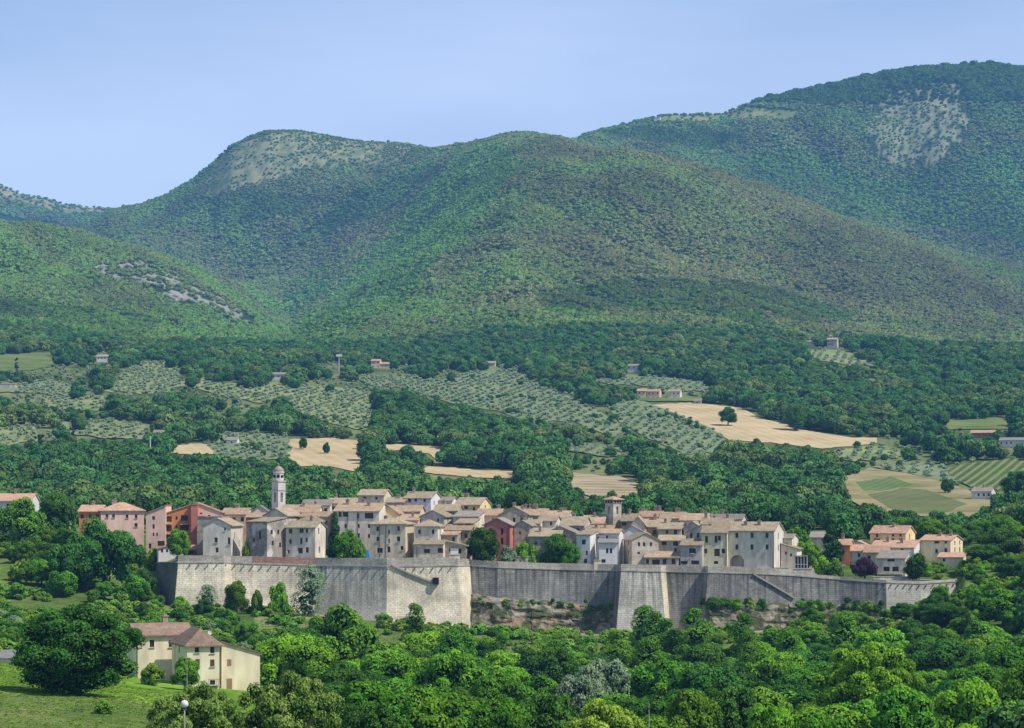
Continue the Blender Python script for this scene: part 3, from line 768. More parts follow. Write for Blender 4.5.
big('cedar', 2, 'conif', rx=1, rz=1.5, zc=1.7, npuff=40, nleaf=4200, leaf=.09, shape='cone', jit=1.2)
big('cypress', 1, 'conif', rx=1, rz=3.6, zc=3.7, npuff=24, nleaf=2400, leaf=.16, shape='column')
big('poplar', 2, 'broad', rx=1, rz=1.9, zc=2.1, npuff=26, nleaf=3000, leaf=.11, shape='column', core=.55)
big('feather', 2, 'silver', rx=1, rz=1.5, zc=1.45, npuff=34, nleaf=3200, leaf=.09, shape='column', core=.4)
big('plum', 1, 'plum', rx=1, rz=.8, zc=.8, npuff=30, nleaf=4000, leaf=.09, spread=.66)
big('round', 1, 'dark', rx=1, rz=1.02, zc=1.0, npuff=60, nleaf=6500, leaf=.075, puff=(.26,.34), spread=.66)
big('bush', 4, 'shrub', rx=1, rz=.75, zc=.55, npuff=24, nleaf=2200, leaf=.13, puff=(.24,.42))
big('bushbright', 2, 'bright', rx=1, rz=.75, zc=.55, npuff=24, nleaf=2200, leaf=.13, puff=(.24,.42))
big('bushdark', 2, 'dark', rx=1, rz=.75, zc=.55, npuff=24, nleaf=2200, leaf=.13, puff=(.24,.42))
big('bushpale', 1, 'silver', rx=1, rz=.6, zc=.5, npuff=22, nleaf=2000, leaf=.13, puff=(.24,.42))
big('broom', 1, 'broom', rx=1, rz=.6, zc=.45, npuff=14, nleaf=900, leaf=.16, puff=(.24,.4))
# middle distance: one mesh per tree, trunk included
MIDP = {k: [crown_mesh('tree', key, 900+40*j+s, trunk=trunk_fn(.8, .07), **kw) for s in range(n)] for j, (k, n, key, kw) in enumerate([
 ('mid', 5, 'mid', dict(rx=1, rz=.85, zc=.8, npuff=26, nleaf=2400, leaf=.12)),
 ('midcon', 2, 'conif', dict(rx=1, rz=1.7, zc=1.8, npuff=20, nleaf=500, leaf=.22, shape='cone', jit=1.2)),
 ('midcyp', 1, 'conif', dict(rx=1, rz=3.6, zc=3.7, npuff=14, nleaf=400, leaf=.35, shape='column')),
 ('olive', 3, 'olive', dict(rx=1, rz=.62, zc=.7, npuff=14, nleaf=800, leaf=.16)),
])}
FAR = [crown_mesh('tree', 'mount', 1500+s, rx=1, rz=.8, zc=.75, npuff=7, nleaf=170, leaf=.40, puff=(.42,.6), spread=.5, jit=.6, coresub=1, core=.85) for s in range(5)]
FARM = [crown_mesh('tree', 'mid', 1600+s, rx=1, rz=.85, zc=.85, npuff=12, nleaf=900, leaf=.18, puff=(.36,.52), core=.88, spread=.6) for s in range(5)]
FARO = [crown_mesh('tree', 'olive', 1700+s, rx=1, rz=.6, zc=.65, npuff=10, nleaf=300, leaf=.22, puff=(.3,.5)) for s in range(3)]

LOG = []   # (x, y, radius) of every individual, to keep the scattered woods off them
def place_tree(kind, x, y, r, h=None, z=None, label=None, cat='tree', group=None, name=None):
    """tree thing with a crown and a trunk; r crown radius, h total height"""
    cm, tb = PROTO[kind][random.randrange(len(PROTO[kind]))]
    z = tz(x, y) if z is None else z
    top = {'cedar':3.2,'cypress':7.3,'poplar':4.0,'feather':2.95,'linden':1.4,'bush':1.3,'bushbright':1.3,'bushdark':1.3,'bushpale':1.1,'broom':1.05,'round':1.98,'plum':1.55,'yellow':1.55,'silver':1.52,'bright':1.52,'dome':1.52,'oak':1.66}.get(kind, 1.62)
    h = h or r*top
    nm = name or {'cypress':'cypress_tree','cedar':'conifer_tree','poplar':'poplar_tree','plum':'plum_tree','bush':'bush','bushbright':'bush','bushdark':'bush','bushpale':'bush','broom':'broom_bush'}.get(kind, 'broadleaf_tree')
    e = empty(nm, (x, y, z), random.uniform(0, 6.28)); e.scale = (r, r, h/top)
    o = link(bpy.data.objects.new('crown', cm), e); t = link(bpy.data.objects.new('trunk', tb), e)
    tag(e, label, cat, group); LOG.append((x, y, r)); return e

FARBASE = {728:426, 795:431, 857:446, 948:494, 1018:500, 303:450, 326:454, 40:446}
def at_tree(kind, px, top, width, Y, **k):
    """tree whose crown is centred on column px and reaches row top, width in columns"""
    if Y > 1000: Y = hit(px, FARBASE.get(px, 440)).y
    if 596 < Y < 640 and 180 < px < 955: Y = max(Y, float(np.interp(px, WU, WY))+3.2)
    x = ux(px, Y); z = k.pop('z', None); z = tz(x, Y) if z is None else z
    r = width*Y/FPX/2; h = max(r*.7, zy(top, Y)-z)
    if kind in ('broad','dark','bright','silver','yellow','dome') and h > 2.3*r: r = min(h/2.3, r*1.3)
    return place_tree(kind, x, Y, r, h, z, **k)

# ---- named trees and bushes, nearest first: kind, column, top row, width, depth, label
T = [
 ('oak', 76, 600, 142, 300, 'large dark spreading oak standing alone on the bright grass left of the farmhouse', 'tree'),
 ('linden', 285, 672, 132, 190, 'pale-tipped rounded tree at the bottom edge just right of the farmhouse', 'tree'),
 ('linden', 194, 683, 110, 178, 'pale-tipped rounded tree at the bottom edge behind the globe lamp', 'tree'),
 ('bush', 153, 664, 26, 366, 'small bright tree before the left half of the farmhouse', 'tree'),
 ('broad', 185, 657, 34, 362, 'round green tree before the middle of the farmhouse', 'tree'),
 ('dome', 866, 646, 128, 330, 'big light green dome shaped tree at the lower right', 'tree'),
 ('broad', 905, 690, 90, 262, 'dull green tree at the bottom edge right of the big dome shaped one', 'tree'),
 ('bright', 972, 680, 96, 275, 'light green tree at the bottom right edge', 'tree'),
 ('broad', 1016, 668, 60, 300, 'green tree cut by the right edge near the bottom corner', 'tree'),
 ('silver', 603, 660, 78, 345, 'silvery grey willow among green trees below the wall', 'tree'),
 ('silver', 580, 676, 56, 322, 'smaller silvery willow at the lower left of the big one', 'tree'),
 ('yellow', 606, 700, 84, 262, 'yellow green tree at the bottom edge under the silvery willow', 'tree'),
 ('bright', 775, 704, 60, 262, 'fresh green rounded tree at the bottom edge left of the big dome shaped one', 'tree'),
 ('broad', 820, 712, 56, 225, 'green leafy tree in the bottom edge before the big dome shaped one', 'tree'),
 ('broad', 340, 607, 84, 452, 'tall green tree below the middle of the left bastion', 'tree'),
 ('dark', 300, 628, 70, 425, 'dark green tree right of the farmhouse shed roof', 'tree'),
 ('broad', 385, 652, 92, 385, 'full green tree below the left bastion corner', 'tree'),
 ('broad', 452, 652, 84, 360, 'full dark crowned tree under the cream bastion edge', 'tree'),
 ('dark', 345, 668, 70, 345, 'dark tree between the two pale-tipped trees and the full green one', 'tree'),
 ('broad', 505, 668, 74, 340, 'broad green tree left of the silvery willows', 'tree'),
 ('broad', 425, 690, 90, 262, 'green tree at the bottom edge under the bastion', 'tree'),
 ('broad', 505, 697, 80, 256, 'green tree at the bottom edge left of the yellow green one', 'tree'),
 ('dark', 366, 700, 70, 250, 'dark green tree at the bottom edge right of the pale-tipped pair', 'tree'),
 ('dark', 551, 690, 56, 270, 'dark gap filling tree between silvery willow and bottom edge', 'tree'),
 ('broad', 690, 690, 74, 285, 'green tree at the bottom edge right of the yellow green one', 'tree'),
 ('dark', 730, 684, 60, 300, 'dark green tree left of the fresh green rounded one', 'tree'),
 ('dark', 106, 517, 84, 606, 'large dark tree in front of the pink hip roofed house at the left', 'tree'),
 ('dark', 76, 532, 56, 600, 'dark tree adjoining the left side of the large dark one', 'tree'),
 ('broad', 20, 500, 56, 670, 'tall green tree near the left edge under the orange roof', 'tree'),
 ('dark', 56, 494, 42, 690, 'dark upright tree between the orange roof and the pink houses', 'tree'),
 ('feather', 309, 567, 40, 590, 'tall pale feathery tree against the left wall', 'tree'),
 ('bushbright', 278, 584, 26, 586, 'bright green tree left of the feathery one by the wall', 'tree'),
 ('broad', 237, 581, 26, 585, 'green tree against the cream buttress edge', 'tree'),
 ('feather', 207, 586, 24, 583, 'thin pale shrubby tree against the left wall section', 'tree'),
 ('bush', 257, 590, 14, 587, 'small brownish bush between cream buttress and bright tree', 'bush'),
 ('cedar', 335, 511, 22, 607, 'dark pointed conifer beside the pale three storey house', 'tree'),
 ('broad', 346, 531, 24, 606, 'leafy green tree right of the pointed conifer', 'tree'),
 ('bush', 355, 537, 24, 605, 'rounded green bush between conifer and beige house', 'bush'),
 ('dark', 484, 526, 32, 613, 'round dark tree left of the red house', 'tree'),
 ('bushpale', 488, 549, 18, 610.5, 'pale grey shrub under the round dark tree', 'bush'),
 ('bushpale', 507, 547, 20, 612, 'pale grey shrub before the red house', 'bush'),
 ('bushbright', 523, 543, 22, 615, 'bright green hedge right of the red house', 'bush'),
 ('bushbright', 533, 545, 14, 613, 'bright green bush at the end of the hedge', 'bush'),
 ('dark', 556, 534, 34, 614, 'dark spreading tree left of the white house', 'tree'),
 ('broad', 569, 543, 18, 611, 'green tree touching the left corner of the white house', 'tree'),
 ('cedar', 831, 524, 34, 640, 'grey green conifer behind the orange house at the right', 'tree'),
 ('broad', 797, 528, 24, 640, 'green tree right of the arched house', 'tree'),
 ('broad', 808, 540, 22, 626, 'green tree behind the glazed pergola', 'tree'),
 ('bushbright', 822, 556, 20, 619, 'fresh green bush behind the blue car', 'bush'),
 ('bush', 835, 558, 20, 618, 'dark green bush before the orange house', 'bush'),
 ('plum', 865, 557, 30, 616, 'dark purple leaved plum tree on the terrace', 'tree'),
 ('round', 916, 552, 29, 614, 'dense clipped ball shaped tree at the right end of the wall', 'tree'),
 ('dark', 1000, 528, 50, 640, 'tall dark tree right of the cream house', 'tree'),
 ('dark', 985, 545, 44, 625, 'dark tree below the cream house at the right', 'tree'),
 ('dark', 1015, 556, 40, 600, 'dark tree at the right edge below the red house', 'tree'),
 ('broad', 1003, 590, 64, 540, 'broad green tree below the dark ones at the right edge', 'tree'),
 ('dark', 946, 604, 54, 560, 'dark tree under the right end of the wall', 'tree'),
 ('broad', 985, 622, 60, 500, 'green tree lower right under the slope of bushes', 'tree'),
 ('dark', 925, 640, 70, 450, 'dark green tree behind the big dome shaped one', 'tree'),
 ('dark', 985, 650, 66, 430, 'dark green tree above the light one at the bottom right', 'tree'),
 ('dark', 697-180, 488, 34, 722, 'dark spreading cedar behind the rooftops above the red house', 'tree'),
 ('cedar', 78+60, 490, 16, 720, 'dark pointed conifer between the pink houses', 'tree'),
 ('bush', 152, 549, 16, 627, 'green bush at the foot of the pink apartment block part', 'bush'),
 ('bushdark', 140, 544, 18, 632, 'dark bush below the right end of the pink hip roofed house', 'bush'),
 ('bush', 246, 541, 8, 611, 'small green climber between the grey gable house and the patched stone house', 'bush'),
 ('bush', 104, 700, 22, 268, 'small round bush on the mown grass right of the spreading oak', 'bush'),
 ('broad', 178, 529, 20, 612, 'small green tree in front of the red apartment block', 'tree'),
 ('dark', 728, 407, 20, 1370, 'lone round tree casting a shadow on the stubble field', 'tree'),
 ('dark', 795, 405, 25, 1400, 'round dark tree at the upper edge of the stubble field', 'tree'),
 ('bush', 857, 441, 9, 1300, 'small bush on the lower right of the stubble field', 'bush'),
 ('dark', 948, 478, 15, 1130, 'dark tree left of the grey roofed farmhouse', 'tree'),
 ('dark', 1018, 470, 38, 1090, 'dark clump of tree at the right edge beside the vineyard', 'tree'),
 ('dark', 303, 437, 7, 1250, 'small dark tree on the striped gold field, left one', 'tree'),
 ('dark', 326, 442, 7, 1235, 'small dark tree on the striped gold field, right one', 'tree'),
 ('cypress', 40, 432, 5, 1350, 'slim dark cypress on the left slope', 'tree'),
]
for kind, px, top, wd, Y, lab, cat in T: at_tree(kind, px, top, wd, Y, label=lab, cat=cat)

def zone_word(px, Y):
    if Y < 600:
        if px < 130: return 'on the rough slope left of the farmhouse'
        if px < 262: return 'on the slope between farmhouse and left bastion'
        if px < 470: return 'in the wooded hollow below the left bastion'
        if px < 610: return 'in the wooded hollow below the tan rock face'
        if px < 710: return 'in the wooded hollow below the flared buttress'
        if px < 860: return 'in the wooded hollow below the sloping string course'
        return 'in the wooded hollow below the pale right end of the wall'
    if px < 230: w = 'behind the pink and red houses'
    elif px < 400: w = 'behind the domed bell tower'
    elif px < 560: w = 'behind the upper rooftops in mid village'
    elif px < 700: w = 'behind the square tower'
    elif px < 850: w = 'behind the arched house'
    else: w = 'behind the yellow houses at the right'
    return w

def free(x, y, r, f=.75):
    for a, b, c in LOG:
        if (a-x)**2 + (b-y)**2 < ((r+c)*f)**2: return False
    return True

# ---- the wooded hollow and the slopes round the wall: every tree and bush on its own
KW = {'broad':'mid green leafy tree','dark':'dark green leafy tree','bright':'fresh light green tree','bush':'low rounded green bush','bushbright':'low light green bush','bushdark':'low dark green bush','bushpale':'low grey green bush','poplar':'slender upright green tree','feather':'pale feathery tree'}
def fill_region(n, px0, px1, Y0, Y1, kinds, rlo, rhi, reject=None, f=.72, hk=1.0, seed=1):
    g = random.Random(seed); c = 0
    for _ in range(n*12):
        if c >= n: break
        Y = g.uniform(Y0, Y1); px = g.uniform(px0, px1)
        if reject and reject(px, Y): continue
        k = g.choice(kinds); r = g.uniform(rlo, rhi)*(1 if 'bush' not in k else .75)
        x = ux(px, Y)
        if not free(x, Y, r, f): continue
        lab = KW[k] + ' ' + zone_word(px, Y)
        place_tree(k, x, Y, r, r*(1.7 if 'bush' not in k and k not in ('poplar','feather') else {'poplar':3.6,'feather':2.9}.get(k, 1.3))*g.uniform(.85,1.15)*hk, label=lab, cat='bush' if 'bush' in k else 'tree', group=lab+'s'); c += 1
def rej_hollow(px, Y):
    yw = float(np.interp(px, WU, WY)) if px < 962 else 640
    if Y > yw-6: return True
    if px < 130+(400-Y)*.0 and Y < 420: return True
    if 125 < px < 275 and 345 < Y < 408: return True       # the farmhouse
    if px < 300 and Y < 345: return True
    if px < 350 and Y < 240: return True
    if 305 < px < 395 and Y > 520: return True             # open grass under the bastion
    return False
fill_region(70, 300, 1060, 480, 592, ['broad','broad','dark','bright','bush','poplar'], 2.8, 4.6, lambda px, Y: rej_hollow(px, Y) or px > 940 or Y > 500+0.0*px and px < 760 and Y > 555, f=.7, seed=3, hk=.8)
fill_region(80, 270, 1060, 380, 500, ['broad','broad','dark','bright','dark','bush'], 4.4, 7.4, rej_hollow, f=.54, seed=4, hk=.85)
fill_region(60, 330, 1060, 255, 385, ['broad','broad','dark','bright'], 4.6, 7.0, rej_hollow, f=.58, seed=5, hk=.75)
# scrub: bushes
fill_region(150, 300, 1000, 470, 600, ['bush','bush','bushbright','bushdark'], 1.6, 3.0, lambda px, Y: rej_hollow(px, Y) or (px < 940 and Y > 590), f=.5, seed=6)
fill_region(100, -30, 260, 425, 600, ['bush','bushbright','bushdark','bush','bushpale','broad','dark'], 1.8, 3.4, rej_hollow, f=.48, seed=7)
fill_region(26, 120, 275, 405, 560, ['bush','bushdark','broad','bushpale'], 1.8, 2.8, rej_hollow, f=.6, seed=8)
fill_region(60, 930, 1045, 480, 590, ['bush','bushbright','dark','bushdark','broad'], 2, 3.6, rej_hollow, f=.42, seed=19)
fill_region(110, 925, 1040, 585, 660, ['bushbright','bushbright','bush'], 1.6, 2.8, lambda px, Y: px < 962 and Y < 622 or (px < 968 and Y > 632), f=.36, seed=9)
fill_region(44, -40, 150, 585, 700, ['dark','broad','bush'], 2.4, 4.5, lambda px, Y: px > 75 and Y > 625, f=.5, seed=10)
fill_region(20, 900, 1050, 674, 724, ['dark','broad','broad'], 3, 5, None, f=.6, seed=23)
# shrubs on the ledge over the rocks
for px, py, w in [(712,604,18),(722,603,14),(735,604,15),(748,604,14),(757,607,10),(800,605,13),(812,606,14),(822,606,12),(790,610,12),(858,607,12),(868,606,14),(876,609,12),(505,603,10),(520,604,9),(532,602,8),(560,605,11),(570,606,9),(588,609,10),(600,607,9),(610,606,9),(582,612,8),(500,616,8),(540,614,7),(930,603,16),(918,606,14),(945,606,12),(910,612,12),(480,600,7)]:
    Y = float(np.interp(px, WU, WY)); o = .1*(zy(float(np.interp(px, WU, WP)), Y)-zy(py, Y)) + .9
    k = random.choice(['bush','bushdark','bushbright']); r = w*Y/FPX/2
    place_tree(k, ux(px, Y), Y-o, r, r*1.35, zy(py+w*.3, Y), label=KW[k]+' rooted on the rock ledge '+('right' if px > 640 else 'left')+' of the flared buttress', cat='bush', group=('right' if px > 640 else 'left')+' ledge '+KW[k]+'s')
gl = random.Random(44)
for i in range(46):
    px = gl.choice([gl.uniform(704,762), gl.uniform(704,762), gl.uniform(796,884), gl.uniform(478,614), gl.uniform(890,956)]); Y = float(np.interp(px, WU, WY)); py = gl.uniform(600, 607) if px > 620 else gl.uniform(600, 609)
    if px > 885: py = gl.uniform(606, 618)
    w = gl.uniform(5, 11) if px > 620 else gl.uniform(3.5, 7)
    o = .1*(zy(float(np.interp(px, WU, WP)), Y)-zy(py, Y)) + 1.2; k = gl.choice(['bush','bushdark','bushdark']); r = w*Y/FPX/2
    place_tree(k, ux(px, Y), Y-o, r, r*1.5, zy(py+w*.35, Y), label=KW[k]+' rooted on the rock ledge '+('right' if px > 640 else 'left')+' of the flared buttress', cat='bush', group=('right' if px > 640 else 'left')+' ledge '+KW[k]+'s')
for px, py, w in [(131,586,9),(112,590,8),(118,588,7),(161,615,8),(40,582,12),(10,578,8)]:
    p = hit(px, py+4); place_tree('broom', p.x, p.y, w*p.y/FPX/2*1.2, label='yellow flowering broom bush on the slope left of the wall', cat='bush', group='yellow broom bushes')

def cull_hidden():
    cover = np.full(1500, 760.0)
    es = [o for o in C.objects if o.type == 'EMPTY' and o.get('category') in ('tree', 'bush') and o.location.y < 730 and not (120 < CX+FPX*o.location.x/o.location.y < 950 and o.location.y > 603)]
    es.sort(key=lambda o: o.location.y); dead = 0
    for o in es:
        x, y, z = o.location; u = CX+FPX*x/y; r = o.scale.x*FPX/y; k = o.children[0].data
        top = HZ-(z+max(b[2] for b in o.children[0].bound_box)*o.scale.z)*FPX/y
        a, b = int(u-r)+200, int(u+r)+200; a, b = max(0, a), min(1499, b)
        if b <= a or a > 1225 or b < 200 or top > 725 or (cover[max(a,200):min(b,1224)] < top+2.5).all():
            for c in list(o.children): bpy.data.objects.remove(c)
            bpy.data.objects.remove(o); dead += 1; continue
        cs = np.arange(a, b); t = np.abs((cs-200-u)/r); ln = top + (1-np.sqrt(np.clip(1-(t/.85)**2, 0, 1)))*r*.8 + r*.12
        ln[t > .85] = 760; cover[a:b] = np.minimum(cover[a:b], ln)
    print('hidden trees left out', dead)
cull_hidden()

# ---- band of trees right behind the village, then single middle-distance trees
def mid_tree(kind, x, y, r, h, name, label, cat, group):
    me = random.choice(MIDP[kind]); o = link(bpy.data.objects.new(name, me))
    o.location = (x, y, tz(x, y)-.2); s = h/{'mid':1.6,'midcon':3.5,'midcyp':7.3,'olive':1.47}[kind]
    o.scale = (r, r, s); o.rotation_euler = (0, 0, random.uniform(0, 6.28)); tag(o, label, cat, group); LOG.append((x, y, r))
g = random.Random(12); c = 0
def fp(px, py): return any(inpoly(np.array([px]), np.array([py]), f[3])[0] for f in FIELDS)
def pos_ok(x, y, h):
    u = CX+FPX*x/y; z = tz(x, y); v = HZ-z*FPX/y
    return not fp(u, v) and not fp(u, v-7*FPX/y)
for _ in range(6000):
    if c >= 62: break
    Y = g.uniform(722, 800); u = g.uniform(-20, 1044); x = ux(u, Y); r = g.uniform(4, 6.2)
    if 600 < u < 625 and Y < 760: continue
    if not free(x, Y, r, .66) or not pos_ok(x, Y, 9): continue
    k = 'midcon' if g.random() < .07 else 'mid'
    w = zone_word(u, Y); h = r*g.uniform(1.7, 2.1) if k == 'mid' else r*2.4
    lab = ('green tree in the wood ' if k == 'mid' else 'dark conifer in the wood ') + w
    mid_tree(k, x, Y, r*(1 if k == 'mid' else .7), h, 'broadleaf_tree' if k == 'mid' else 'conifer_tree', lab, 'tree', lab.replace('green tree', 'green trees').replace('dark conifer', 'dark conifers')); c += 1
for u, v, h in [(154/3.935,452,10),(36,452,9),(43,452,10),(58,437,8),(73,437,8),(207,443,9),(212,444,10),(217,443,11),(222,444,8),(146-130,370,9),(17,371,11)]:
    p = hit(u, v); mid_tree('midcyp', p.x, p.y, 1.5*h/10, h, 'cypress_tree', 'slim dark cypress on the left foothills' , 'tree', 'cypresses on the left foothills')

# ---- scattered woods (far beyond counting): points on the land
def gn_scatter(name, protos, pts, scl, rot, pick, var, label, cat, dk=None):
    dk = np.zeros(len(pts)) if dk is None else dk
    me = bpy.data.meshes.new(name); me.vertices.add(len(pts)); me.vertices.foreach_set('co', np.asarray(pts, np.float32).ravel())
    for nm, v, ty in (('scl', scl, 'FLOAT_VECTOR'), ('rot', rot, 'FLOAT'), ('pick', pick, 'INT'), ('var', var, 'FLOAT'), ('dk', dk, 'FLOAT')):
        a = me.attributes.new(nm, ty, 'POINT')
        a.data.foreach_set('vector' if ty == 'FLOAT_VECTOR' else 'value', np.ascontiguousarray(v, np.int32 if ty == 'INT' else np.float32).ravel())
    col = bpy.data.collections.new(name+'_kinds')
    for i, m in enumerate(protos):
        col.objects.link(bpy.data.objects.new('%s_%02d' % (name, i), m))
    ng = bpy.data.node_groups.new(name, 'GeometryNodeTree')
    ng.interface.new_socket('Geometry', in_out='INPUT', socket_type='NodeSocketGeometry'); ng.interface.new_socket('Geometry', in_out='OUTPUT', socket_type='NodeSocketGeometry')
    N = ng.nodes.new; L = ng.links.new
    gi = N('NodeGroupInput'); go = N('NodeGroupOutput'); ip = N('GeometryNodeInstanceOnPoints'); ci = N('GeometryNodeCollectionInfo')
    ci.inputs['Collection'].default_value = col; ci.inputs['Separate Children'].default_value = True; ci.inputs['Reset Children'].default_value = True
    def att(nm, ty):
        n = N('GeometryNodeInputNamedAttribute'); n.data_type = ty; n.inputs[0].default_value = nm; return n.outputs[0]
    cx = N('ShaderNodeCombineXYZ'); L(att('rot', 'FLOAT'), cx.inputs[2])
    L(gi.outputs[0], ip.inputs['Points']); L(ci.outputs[0], ip.inputs['Instance']); ip.inputs['Pick Instance'].default_value = True
    L(att('pick', 'INT'), ip.inputs['Instance Index']); L(cx.outputs[0], ip.inputs['Rotation']); L(att('scl', 'FLOAT_VECTOR'), ip.inputs['Scale'])
    L(ip.outputs[0], go.inputs[0])
    o = link(bpy.data.objects.new(name, me)); md = o.modifiers.new('scatter', 'NODES'); md.node_group = ng
    tag(o, label, cat, kind='stuff'); return o

_tu = np.arange(-250, 1280, 2.0); _ty = np.concatenate([np.arange(600, 2300, 10), np.arange(2300, 8200, 20)]).astype(float)
_TU, _TY = np.meshgrid(_tu, _ty); _TZ = terrain(((_TU-CX)*_TY/FPX).ravel(), _TY.ravel()).reshape(_TU.shape)
_ROW = HZ - _TZ*FPX/_TY
_MINB = np.minimum.accumulate(_ROW, axis=0)
_MINB = np.vstack([_MINB[:1]+50, _MINB[:-1]])
def lookup(T_, u, Y):
    iu = np.clip(((u-_tu[0])/2).astype(int), 0, len(_tu)-2); iy = np.clip(np.searchsorted(_ty, Y)-1, 0, len(_ty)-2)
    fu = np.clip((u-_tu[iu])/2, 0, 1); fy = np.clip((Y-_ty[iy])/(_ty[iy+1]-_ty[iy]), 0, 1)
    return (T_[iy, iu]*(1-fu)+T_[iy, iu+1]*fu)*(1-fy) + (T_[iy+1, iu]*(1-fu)+T_[iy+1, iu+1]*fu)*fy

def candidates(Y0, Y1, step, jitter=.45, u0=-230, u1=1260):
    ys = np.arange(Y0, Y1, step); X, Y = [], []
    for k, y in enumerate(ys):
        xs = np.arange(ux(u0, y), ux(u1, y), step) + (k % 2)*step/2
        X.append(xs); Y.append(np.full(len(xs), y))
    X = np.concatenate(X); Y = np.concatenate(Y)
    X = X + rng.uniform(-jitter, jitter, len(X))*step; Y = Y + rng.uniform(-jitter, jitter, len(Y))*step
    u = CX+FPX*X/Y; z = lookup(_TZ, u, Y); v = HZ - z*FPX/Y
    vis = v < lookup(_MINB, u, Y) + 9 + 9*1000/Y
    return X[vis], Y[vis], z[vis], u[vis], v[vis]

def in_any(u, v, polys):
    r = np.zeros(u.shape, bool)
    for p in polys: r |= inpoly(u, v, p)
    return r
BUILT = [(103,359,12),(8,387,14),(158,440,13),(231,443,9),(77,478,9),(88,474,9),(276,378,13),(382,366,15),(490,366,9),(634,370,13),(641,398,9),(653,398,10),(675,398,10),(697,403,6),(810,345,9),(832,348,8),(982,434,15),(1013,446,16),(982,499,16),(20,505,22),(140,443,6),(766,408,5),(339,380,4),(656,118,6),(835,470,4)]
def near_built(u, v, k=1.0):
    r = np.zeros(u.shape, bool)
    for a, b, w in BUILT: r |= (np.abs(u-a) < w*.62*k) & (v > b-3) & (v < b+9*k)
    return r

# mountains
X, Y, z, u, v = candidates(2250, 3900, 5.4)
X2, Y2, z2, u2, v2 = candidates(3900, 6100, 7.0)
X3, Y3, z3, u3, v3 = candidates(6900, 8000, 12)
far = [np.concatenate(t) for t in zip((X,Y,z,u,v), (X2,Y2,z2,u2,v2), (X3,Y3,z3,u3,v3))]
X, Y, z, u, v = far
n1 = fbm(X/70, Y/110, 3, 41); jit = (n1-.5)*50; n2 = fbm(X/24, Y/30, 3, 43)
keep = np.ones(len(X), bool)
d = rng.random(len(X))
keep &= ~((Y > 4600) & (Y < 6200) & inpoly(u+jit, v+jit*.5, Z_SUMMIT) & ((d > .42) | (n2 < .42)))
keep &= ~((Y > 4600) & (Y < 6200) & inpoly(u+jit, v+jit*.2, Z_MEADOW) & (d > .06))
keep &= ~((Y > 4600) & (Y < 6200) & inpoly(u+jit, v+jit*.6, Z_ROCK5) & (d > .36 + .9*(n2-.45)))
keep &= ~((Y < 4100) & inpoly(u+jit*.5, v+jit*.5, Z_ROCK1) & ((d > .3) | (n2 < .5)))
keep &= ~((Y > 6800) & inpoly(u+jit, v, Z_TAN4) & (d > .12))
keep &= ~((n2 > .70) & (d > .45)); keep &= ~near_built(u, v, .7)
X, Y, z, u, v = X[keep], Y[keep], z[keep], u[keep], v[keep]; n1 = n1[keep]
big_ = fbm(X/330, Y/500, 3, 47); m2_ = fbm((X+Y*.5)/150, (Y-X*.3)/420, 4, 48); m3_ = fbm((X+Y*.4)/60, (Y-X*.4)/150, 3, 49)
Z_FRESH = [(500,142),(455,160),(430,190),(395,232),(340,285),(300,330),(350,335),(400,300),(440,262),(470,228),(500,190),(530,160)]
Z_FRESH2 = [(640,200),(720,165),(800,150),(850,170),(900,180),(1030,140),(1030,265),(960,245),(880,215),(800,190),(700,160)]
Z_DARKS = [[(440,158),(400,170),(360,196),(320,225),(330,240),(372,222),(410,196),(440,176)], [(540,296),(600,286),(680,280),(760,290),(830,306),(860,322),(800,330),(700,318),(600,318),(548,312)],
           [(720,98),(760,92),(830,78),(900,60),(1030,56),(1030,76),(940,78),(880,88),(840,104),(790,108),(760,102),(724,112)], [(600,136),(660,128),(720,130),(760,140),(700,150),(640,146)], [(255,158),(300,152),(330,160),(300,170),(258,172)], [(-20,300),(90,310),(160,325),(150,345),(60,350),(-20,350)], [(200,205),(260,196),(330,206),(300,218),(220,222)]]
uj, vj = u+(m2_-.5)*40, v+(m3_-.5)*22
near_hill = (Y < 4700) & (u > 330)
brown = np.where(near_hill, .80, .42) + 1.5*(m2_-.5) + .8*(m3_-.5) + .5*(big_-.5)
brown -= np.where(near_hill & inpoly(uj, vj, Z_FRESH), .9, 0) + np.where((Y > 4700) & inpoly(uj, vj, Z_FRESH2), .6, 0)
brown -= .5*np.clip((v-300)/40, 0, 1)*np.where(u < 640, 1, .4)
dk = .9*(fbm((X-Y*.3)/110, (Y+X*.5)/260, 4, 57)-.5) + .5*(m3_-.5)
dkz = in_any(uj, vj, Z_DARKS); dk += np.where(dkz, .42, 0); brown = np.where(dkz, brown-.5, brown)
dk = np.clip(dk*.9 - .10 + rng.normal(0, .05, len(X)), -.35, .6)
s = rng.uniform(3.0, 4.7, len(X))*np.where(Y > 4000, 1.28, 1.0)*np.where(rng.random(len(X)) < .06, 1.35, 1)
s = np.where((Y > 6800), s*1.3, s)
sm = (Y > 4600) & (Y < 6200) & (inpoly(u, v-3, Z_SUMMIT) | inpoly(u, v, Z_ROCK5)); s = np.where(sm, s*.62, s)
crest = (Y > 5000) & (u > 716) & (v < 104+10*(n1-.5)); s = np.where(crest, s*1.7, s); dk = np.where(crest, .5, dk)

hh = s*rng.uniform(.65, 1.0, len(X))
var = np.clip(brown + rng.normal(0, .16, len(X)), 0, 1); var = np.where(crest, 0, var)
print('mountain trees', len(X))
gn_scatter('mountain_forest', FAR, np.stack([X, Y, z-.3], -1), np.stack([s, s, hh], -1), rng.uniform(0, 6.28, len(X)), rng.integers(0, len(FAR), len(X)), var, 'dense unbroken forest covering the mountain slopes behind the village', 'forest', dk)

